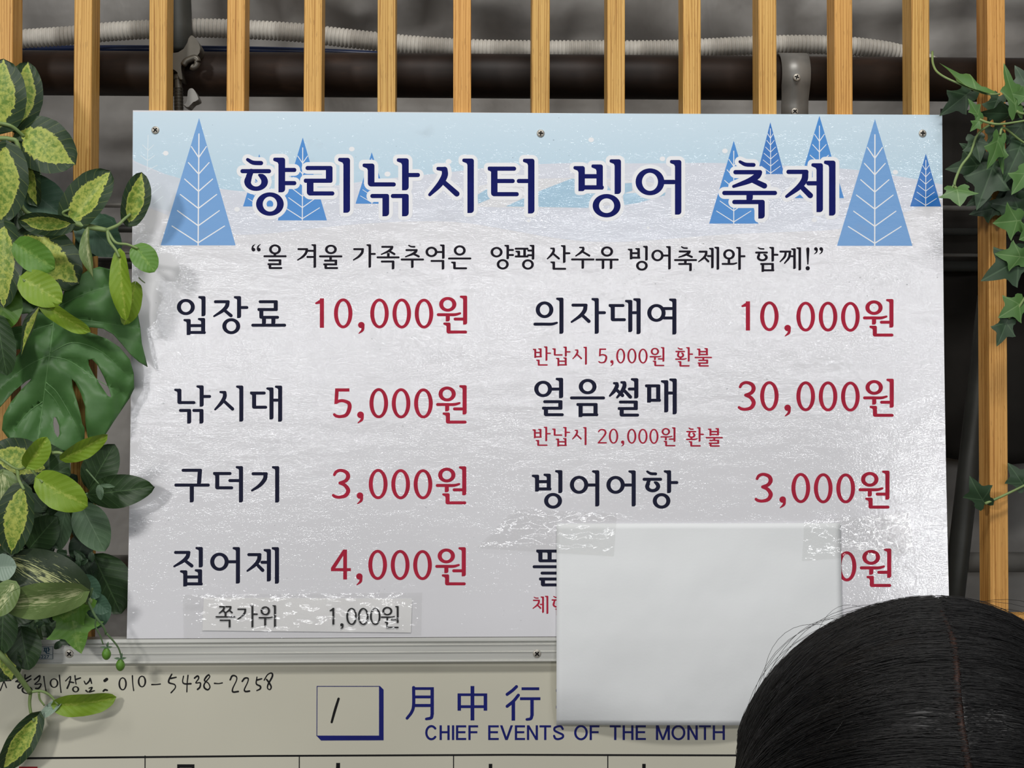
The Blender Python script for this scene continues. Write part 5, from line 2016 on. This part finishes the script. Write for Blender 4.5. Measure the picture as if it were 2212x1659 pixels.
ivy(h, (2066, 404), (2074, 444), 88, 'l_ivy', 0.046, 0.058, fold=0.1)
ivy(h, (2220, 366), (2186, 420), 66, 'l_ivy', 0.060, 0.062)
ivy(h, (2224, 196), (2192, 140), 60, 'l_ivyd', 0.056, 0.05)
ivy(h, (2222, 210), (2184, 202), 44, 'l_ivy', 0.06, 0.06)
ivy(h, (2206, 476), (2146, 482), 86, 'l_ivy', 0.052, 0.058)
ivy(h, (2236, 498), (2202, 518), 70, 'l_ivy', 0.056, 0.058)
ivy(h, (2216, 552), (2122, 606), 104, 'l_ivyd', 0.050, 0.052)
ivy(h, (2214, 556), (2150, 548), 70, 'l_ivy', 0.054, 0.056)
ivy(h, (2210, 652), (2158, 686), 74, 'l_ivy', 0.050, 0.052)
ivy(h, (2178, 688), (2154, 748), 58, 'l_ivyd', 0.046, 0.048)
ivy(h, (2128, 1090), (2094, 1030), 70, 'l_ivyd', 0.012, 0.016, roll=-20)
ivy(h, (2214, 1052), (2178, 1000), 64, 'l_ivyd', 0.014, 0.012)
for i in range(16):
    x, y = rnd.uniform(2120, 2240), rnd.uniform(200, 470)
    a = rnd.uniform(0, 6.28)
    ln = rnd.uniform(50, 85)
    ivy(h, (x, y), (x + ln * math.cos(a), y + ln * math.sin(a)), ln * 0.9, 'l_ivyd', rnd.uniform(0.012, 0.032))
stem(h, [(2014, 112, 0.002), (2016, 140, 0.02), (2030, 160, 0.034), (2070, 180, 0.045), (2128, 202, 0.052), (2160, 203, 0.054)], 0.0013)
stem(h, [(2116, 258, 0.058), (2135, 265, 0.06), (2165, 268, 0.062), (2230, 258, 0.06)], 0.0015)
stem(h, [(2196, 240, 0.058), (2206, 245, 0.058), (2230, 246, 0.058)], 0.0015)
stem(h, [(2066, 408, 0.046), (2062, 396, 0.046), (2076, 360, 0.046), (2096, 332, 0.046), (2112, 290, 0.05), (2140, 268, 0.058)], 0.0016)
stem(h, [(2062, 396, 0.046), (2054, 412, 0.044)], 0.0012)
stem(h, [(2160, 292, 0.06), (2168, 276, 0.058), (2200, 300, 0.052), (2230, 320, 0.05)], 0.0014)
stem(h, [(2178, 688, 0.046), (2190, 674, 0.048), (2206, 656, 0.05), (2230, 600, 0.05), (2226, 480, 0.05), (2230, 300, 0.05)], 0.0016)
stem(h, [(2128, 1088, 0.014), (2160, 1074, 0.014), (2190, 1060, 0.014), (2240, 1035, 0.014)], 0.0016)
settle(h)

# ------------------------------------------------------------------ person in front, only the crown of the head in view
def hair_mat():
    t = NT('black_hair')
    a = t.noise(t.coord((900, 60, 900)), 1.0, 2)
    return t.base(t.ramp(a, [(0.3, rgb(7, 7, 8)), (0.7, rgb(23, 22, 22))]), 0.42, 0, 0.5)


M['hair'] = hair_mat()
M['skin'] = plain('skin', rgb(196, 142, 112), 0.5, 0, 0.35, 0.05, 40)
M['scalp'] = plain('scalp', rgb(58, 38, 31), 0.6, 0, 0.3, 0.05, 40)
M['jacket'] = plain('dark_padded_cloth', rgb(44, 48, 58), 0.75, 0, 0.3)
M['trousers'] = plain('black_trousers', rgb(30, 30, 34), 0.8, 0, 0.3)
M['shoe'] = plain('dark_shoe', rgb(26, 26, 28), 0.5, 0, 0.4)
M['eye_white'] = plain('eye_white', rgb(226, 222, 216), 0.25, 0, 0.5, 0.02)
M['iris'] = plain('dark_iris', rgb(38, 26, 20), 0.2, 0, 0.5, 0.02)
M['lip'] = plain('lips', rgb(168, 92, 84), 0.45, 0, 0.4, 0.03)

HD_Y = -0.82
top = P(1980, 1316, HD_Y)
HX = top.x
HTOP = top.z                                 # top of the hair
A, Bd, Cz = 0.0862, 0.104, 0.092             # half width, half depth, half height of the hair cap
HC = Vector((HX, HD_Y, HTOP - Cz))           # centre of the cranium
HROT = Matrix.Rotation(math.radians(-13), 4, 'Z') @ Matrix.Rotation(math.radians(12), 4, 'X')   # turned a little to the right, chin down

person = thing('person', 'person with centre-parted black hair facing the viewer at the lower right', 'person')


def skin_mesh(joints, bones, sub=2):
    """one continuous surface grown from a skeleton: joints {name: (co, radius)}"""
    names = list(joints)
    me = bpy.data.meshes.new('skeleton')
    me.from_pydata([joints[n][0] for n in names], [(names.index(a), names.index(b)) for a, b in bones], [])
    o = bpy.data.objects.new('skeleton', me)
    C.objects.link(o)
    sk = o.modifiers.new('skin', 'SKIN')
    sk.use_smooth_shade = True
    for i, n in enumerate(names):
        r = joints[n][1]
        me.skin_vertices[0].data[i].radius = r if isinstance(r, tuple) else (r, r)
        me.skin_vertices[0].data[i].use_root = (i == 0)
    ss = o.modifiers.new('sub', 'SUBSURF')
    ss.levels = sub
    ss.render_levels = sub
    dg = bpy.context.evaluated_depsgraph_get()
    out = bpy.data.meshes.new_from_object(o.evaluated_get(dg))
    bpy.data.objects.remove(o)
    return out


def body():
    H = HTOP - 0.012
    fx = lambda x, y, z: Vector((HX + x, HD_Y + 0.02 + y, z))
    sh, hip = H - 0.30, H - 0.76
    J = {'pelvis': (fx(0, 0.03, hip + 0.05), (0.12, 0.085)), 'waist': (fx(0, 0.03, hip + 0.19), (0.105, 0.075)), 'chest': (fx(0, 0.035, sh - 0.10), (0.125, 0.09)),
         'collar': (fx(0, 0.04, sh + 0.01), (0.075, 0.06)), 'neck': (fx(0, 0.03, sh + 0.07), (0.05, 0.05)), 'skull': (fx(0, 0.01, sh + 0.13), (0.05, 0.055))}
    Bn = [('pelvis', 'waist'), ('waist', 'chest'), ('chest', 'collar'), ('collar', 'neck'), ('neck', 'skull')]
    for s, n in ((-1, 'l'), (1, 'r')):
        J['sh' + n] = (fx(s * 0.155, 0.035, sh - 0.03), 0.046)
        J['el' + n] = (fx(s * 0.20, 0.03, sh - 0.28), 0.034)
        J['wr' + n] = (fx(s * 0.185, -0.06, sh - 0.48), 0.023)
        J['pa' + n] = (fx(s * 0.182, -0.085, sh - 0.535), (0.026, 0.014))
        J['kn' + n] = (fx(s * 0.095, 0.02, 0.44), 0.048)
        J['hp' + n] = (fx(s * 0.09, 0.03, hip), 0.075)
        J['an' + n] = (fx(s * 0.10, 0.04, 0.08), 0.034)
        J['to' + n] = (fx(s * 0.11, -0.08, 0.035), (0.034, 0.024))
        Bn += [('collar', 'sh' + n), ('sh' + n, 'el' + n), ('el' + n, 'wr' + n), ('wr' + n, 'pa' + n), ('pelvis', 'hp' + n), ('hp' + n, 'kn' + n), ('kn' + n, 'an' + n), ('an' + n, 'to' + n)]
        for k, (dx, ln) in enumerate([(-0.022, 0.060), (-0.008, 0.072), (0.007, 0.068), (0.020, 0.054)]):
            b0 = J['pa' + n][0] + Vector((dx * 0.8, -0.008, -0.018))
            for q in range(1, 4):
                J['f%s%d%d' % (n, k, q)] = (b0 + Vector((dx * 0.15 * q, -0.012 * q * (0.6 + 0.25 * q), -ln * q / 3)), 0.0088 - 0.0008 * q)
            Bn += [('pa' + n, 'f%s%d1' % (n, k)), ('f%s%d1' % (n, k), 'f%s%d2' % (n, k)), ('f%s%d2' % (n, k), 'f%s%d3' % (n, k))]
        t0 = J['wr' + n][0]
        J['t%s1' % n] = (t0 + Vector((-s * 0.026, -0.03, -0.03)), 0.0115)
        J['t%s2' % n] = (t0 + Vector((-s * 0.036, -0.045, -0.06)), 0.0088)
        Bn += [('wr' + n, 't%s1' % n), ('t%s1' % n, 't%s2' % n)]
    me = skin_mesh(J, Bn, 2)
    bm = bmesh.new()
    bm.from_mesh(me)
    # head: egg-shaped cranium narrowing to the chin, with brow, nose, lips, ears
    r = bmesh.ops.create_uvsphere(bm, u_segments=40, v_segments=30, radius=1.0)
    R = HROT.to_3x3()
    for v in r['verts']:
        x, y, z = v.co
        k = 1.0 if z > -0.1 else 1.0 - 0.36 * ((-z - 0.1) / 0.9) ** 1.3
        hx, hy = 0.0655 * x * k, 0.090 * y * (k * 0.5 + 0.5)
        hz = 0.080 * z if z > 0 else 0.135 * z
        if y < 0:
            nose = math.exp(-(x / 0.16) ** 2 - ((z + 0.40) / 0.13) ** 2)
            bridge = math.exp(-(x / 0.13) ** 2 - ((z + 0.22) / 0.16) ** 2)
            eye = sum(math.exp(-((x - s * 0.38) / 0.17) ** 2 - ((z + 0.16) / 0.09) ** 2) for s in (-1, 1))
            lips = math.exp(-(x / 0.26) ** 2 - ((z + 0.62) / 0.06) ** 2)
            brow = math.exp(-((z + 0.02) / 0.07) ** 2) * max(0, 1 - x * x * 1.5)
            hy -= 0.022 * nose + 0.009 * bridge - 0.008 * eye + 0.005 * lips + 0.003 * brow
        else:
            pass
        ear = math.exp(-((y + 0.0) / 0.16) ** 2 - ((z + 0.28) / 0.20) ** 2) * (abs(x) > 0.8)
        hx += math.copysign(0.012 * ear, x)
        v.co = HC + R @ Vector((hx, hy + 0.004, hz))
    o = bm_obj('body', bm, M['skin'], person, True)
    for s in (-1, 1):
        c = HC + R @ Vector((s * 0.026, -0.0695, -0.0215))
        for nm, rad, off, mt in (('eyeball', 0.0115, 0.0, 'eye_white'), ('iris', 0.0056, -0.0066, 'iris'), ('eyelid', 0.0123, 0.0, 'skin')):
            bm = bmesh.new()
            bmesh.ops.create_uvsphere(bm, u_segments=16, v_segments=12, radius=rad)
            if nm == 'eyelid':
                bmesh.ops.delete(bm, geom=[v for v in bm.verts if -0.0072 < v.co.z < 0.0036], context='VERTS')
            for v in bm.verts:
                v.co = c + R @ (v.co + Vector((0, off, 0)))
            bm_obj(nm, bm, M[mt], person, True)
        br = [HC + R @ Vector((s * q, -0.0895 * math.sqrt(1 - (q / 0.0655) ** 2) + 0.0015, 0.005 - 0.08 * (q - 0.014))) for q in (0.014, 0.022, 0.030, 0.038, 0.046)]
        tube('eyebrow', br, [0.001, 0.0024, 0.0026, 0.002, 0.0008], M['hair'], person, 8)
    lp = [HC + R @ Vector((q, -0.0668 + 14 * q * q, -0.084 - 1.2 * q * q)) for q in (-0.022, -0.012, 0.0, 0.012, 0.022)]
    tube('lips', lp, [0.001, 0.0042, 0.0048, 0.0042, 0.001], M['lip'], person, 10)
    # clothing
    J2 = {k: J[k] for k in ('pelvis', 'waist', 'chest', 'collar', 'shl', 'ell', 'wrl', 'shr', 'elr', 'wrr')}
    J2 = {k: (v[0], tuple(q + 0.022 for q in v[1]) if isinstance(v[1], tuple) else v[1] + 0.024) for k, v in J2.items()}
    b2 = [b for b in Bn if b[0] in J2 and b[1] in J2]
    for nm, jj, bb, mt in (('jacket', J2, b2, 'jacket'),):
        me = skin_mesh(jj, bb, 2)
        me.materials.clear()
        me.materials.append(M[mt])
        me.shade_smooth()
        oo = bpy.data.objects.new(nm, me)
        C.objects.link(oo)
        oo.parent = person
    J3 = {k: J[k] for k in ('pelvis', 'hpl', 'knl', 'anl', 'hpr', 'knr', 'anr')}
    J3 = {k: (v[0], tuple(q + 0.012 for q in v[1]) if isinstance(v[1], tuple) else v[1] + 0.014) for k, v in J3.items()}
    me = skin_mesh(J3, [b for b in Bn if b[0] in J3 and b[1] in J3], 2)
    me.materials.clear()
    me.materials.append(M['trousers'])
    me.shade_smooth()
    oo = bpy.data.objects.new('trousers', me)
    C.objects.link(oo)
    oo.parent = person
    for s in (-1, 1):
        bm = bmesh.new()
        bmesh.ops.create_uvsphere(bm, u_segments=20, v_segments=14, radius=1.0)
        c = fx(s * 0.105, -0.025, 0.045)
        for v in bm.verts:
            z = max(v.co.z, -0.8)
            v.co = c + Vector((v.co.x * 0.048, v.co.y * 0.13, z * 0.056 * (1.0 if v.co.y > -0.1 else 0.75)))
        bm_obj('shoe', bm, M['shoe'], person, True)


body()


def yfac(t, ph):
    lo, hi = math.cos(t * 0.94), math.cos(t * 0.55)
    return hi if ph < 0 else lo * 0.55 + hi * 0.45


def hair():
    R = HROT.to_3x3()
    root = HC

    # two cap halves either side of the parting, slightly overlapping the scalp
    for s in (-1, 1):
        vs, fs = [], []
        nt, npn = 34, 48
        for i in range(nt + 1):
            th = 0.004 + (2.45 - 0.004) * i / nt
            for j in range(npn + 1):
                ph = math.radians(-118 + (118 + (84 if s < 0 else 58)) * j / npn)
                lift = 0.980 + 0.020 * min(1, th / 0.2)
                t1 = min(th, math.pi / 2)
                ff = max(0.0, th - 1.15)
                # below the widest point the hair falls straight
                p = Vector((A * math.sin(t1), -Bd * yfac(t1, ph) * math.sin(ph), Cz * math.cos(t1) * (0.25 + 0.75 * math.cos(ph)) if math.cos(ph) > 0 else Cz * math.cos(t1) * math.cos(ph) * 0.6))
                if th > math.pi / 2:
                    p.z -= (th - math.pi / 2) * 0.13
                    p.x -= 0.012 * (th - math.pi / 2)
                p.x += s * 0.012 * math.cos(t1)
                p *= lift
                p += Vector((1, 0, 0)) * 0.0012 * math.sin(ph * 31 + th * 3)
                p = Vector((p.x * s, p.y, p.z))
                vs.append(root + R @ p)
        for i in range(nt):
            for j in range(npn):
                a = i * (npn + 1) + j
                fs.append((a, a + 1, a + npn + 2, a + npn + 1))
        o = mesh_obj('hair_cap', vs, fs, M['hair'], person, True)
    # scalp line of the parting
    sc = [root + R @ (Vector((0.012 + 0.0012 * math.sin(q * 7), -Bd * math.sin(q), Cz * (0.25 + 0.75 * math.cos(q)))) * 0.985) for q in [math.radians(-45 + 125 * i / 20) for i in range(21)]]
    tube('parting', sc, [0.0003] + [0.0012] * 8 + [0.0018] * 11 + [0.001], M['scalp'], person, 8)
    # strands
    rn = random.Random(11)
    cu = bpy.data.curves.new('hair_strands', 'CURVE')
    cu.dimensions = '3D'
    cu.bevel_depth = 0.00010
    cu.bevel_resolution = 0
    cu.use_fill_caps = False

    def strand(s, ph0, sweep, k, t0, t1, wob, n=13):
        pts = []
        w1, w2 = rn.uniform(0, 6.28), rn.uniform(0, 6.28)
        for i in range(n):
            f = i / (n - 1)
            th = t0 + (t1 - t0) * f
            ph = ph0 + sweep * f + wob * math.sin(f * 5 + w1)
            tt = min(th, math.pi / 2)
            p = Vector((A * math.sin(tt), -Bd * yfac(tt, ph) * math.sin(ph), Cz * math.cos(tt) * (0.25 + 0.75 * math.cos(ph)) if math.cos(ph) > 0 else Cz * math.cos(tt) * math.cos(ph) * 0.6))
            if th > math.pi / 2:
                p.z -= (th - math.pi / 2) * 0.13
                p.x -= 0.012 * (th - math.pi / 2)
            p.x += s * 0.012 * math.cos(tt)
            kk = k(f) if callable(k) else k
            p *= kk
            p += Vector((0, 0.0015 * math.sin(f * 7 + w2), 0.001 * math.sin(f * 6 + w1)))
            pts.append(root + R @ Vector((p.x * s, p.y, p.z)))
        sp = cu.splines.new('POLY')
        sp.points.add(n - 1)
        for q, p in zip(sp.points, pts):
            q.co = (*p, 1)
            q.radius = 1.0

    for i in range(7000):
        s = rn.choice((-1, 1))
        ph0 = math.radians(rn.uniform(-112, 82 if s < 0 else 57))
        ly = rn.random()
        strand(s, ph0, math.radians(rn.uniform(-14, 4)), 0.994 + 0.022 * ly + 0.009 * math.sin(ph0 * 23), rn.uniform(-0.006, 0.03) if i % 3 else rn.uniform(0.03, 0.5), rn.uniform(1.2, 2.4), rn.uniform(0, 0.05))
    for i in range(56):
        s = rn.choice((-1, 1, -1))
        ph0 = math.radians(rn.uniform(-60, 40))
        amp = 0.015 + 0.11 * rn.random() ** 2
        strand(s, ph0, math.radians(rn.uniform(-25, 15)), (lambda a: (lambda f: 1.005 + a * math.sin(math.pi * min(1, f * 1.05))))(amp), rn.uniform(0.0, 0.6), rn.uniform(0.7, 1.7), rn.uniform(0.02, 0.12))
    tmp = bpy.data.objects.new('tmp_strands', cu)
    C.objects.link(tmp)
    dg = bpy.context.evaluated_depsgraph_get()
    me = bpy.data.meshes.new_from_object(tmp.evaluated_get(dg))
    bpy.data.objects.remove(tmp)
    me.materials.clear()
    me.materials.append(M['hair'])
    o = bpy.data.objects.new('hair_strands', me)
    o['kind'] = 'stuff'
    C.objects.link(o)
    o.parent = person


hair()
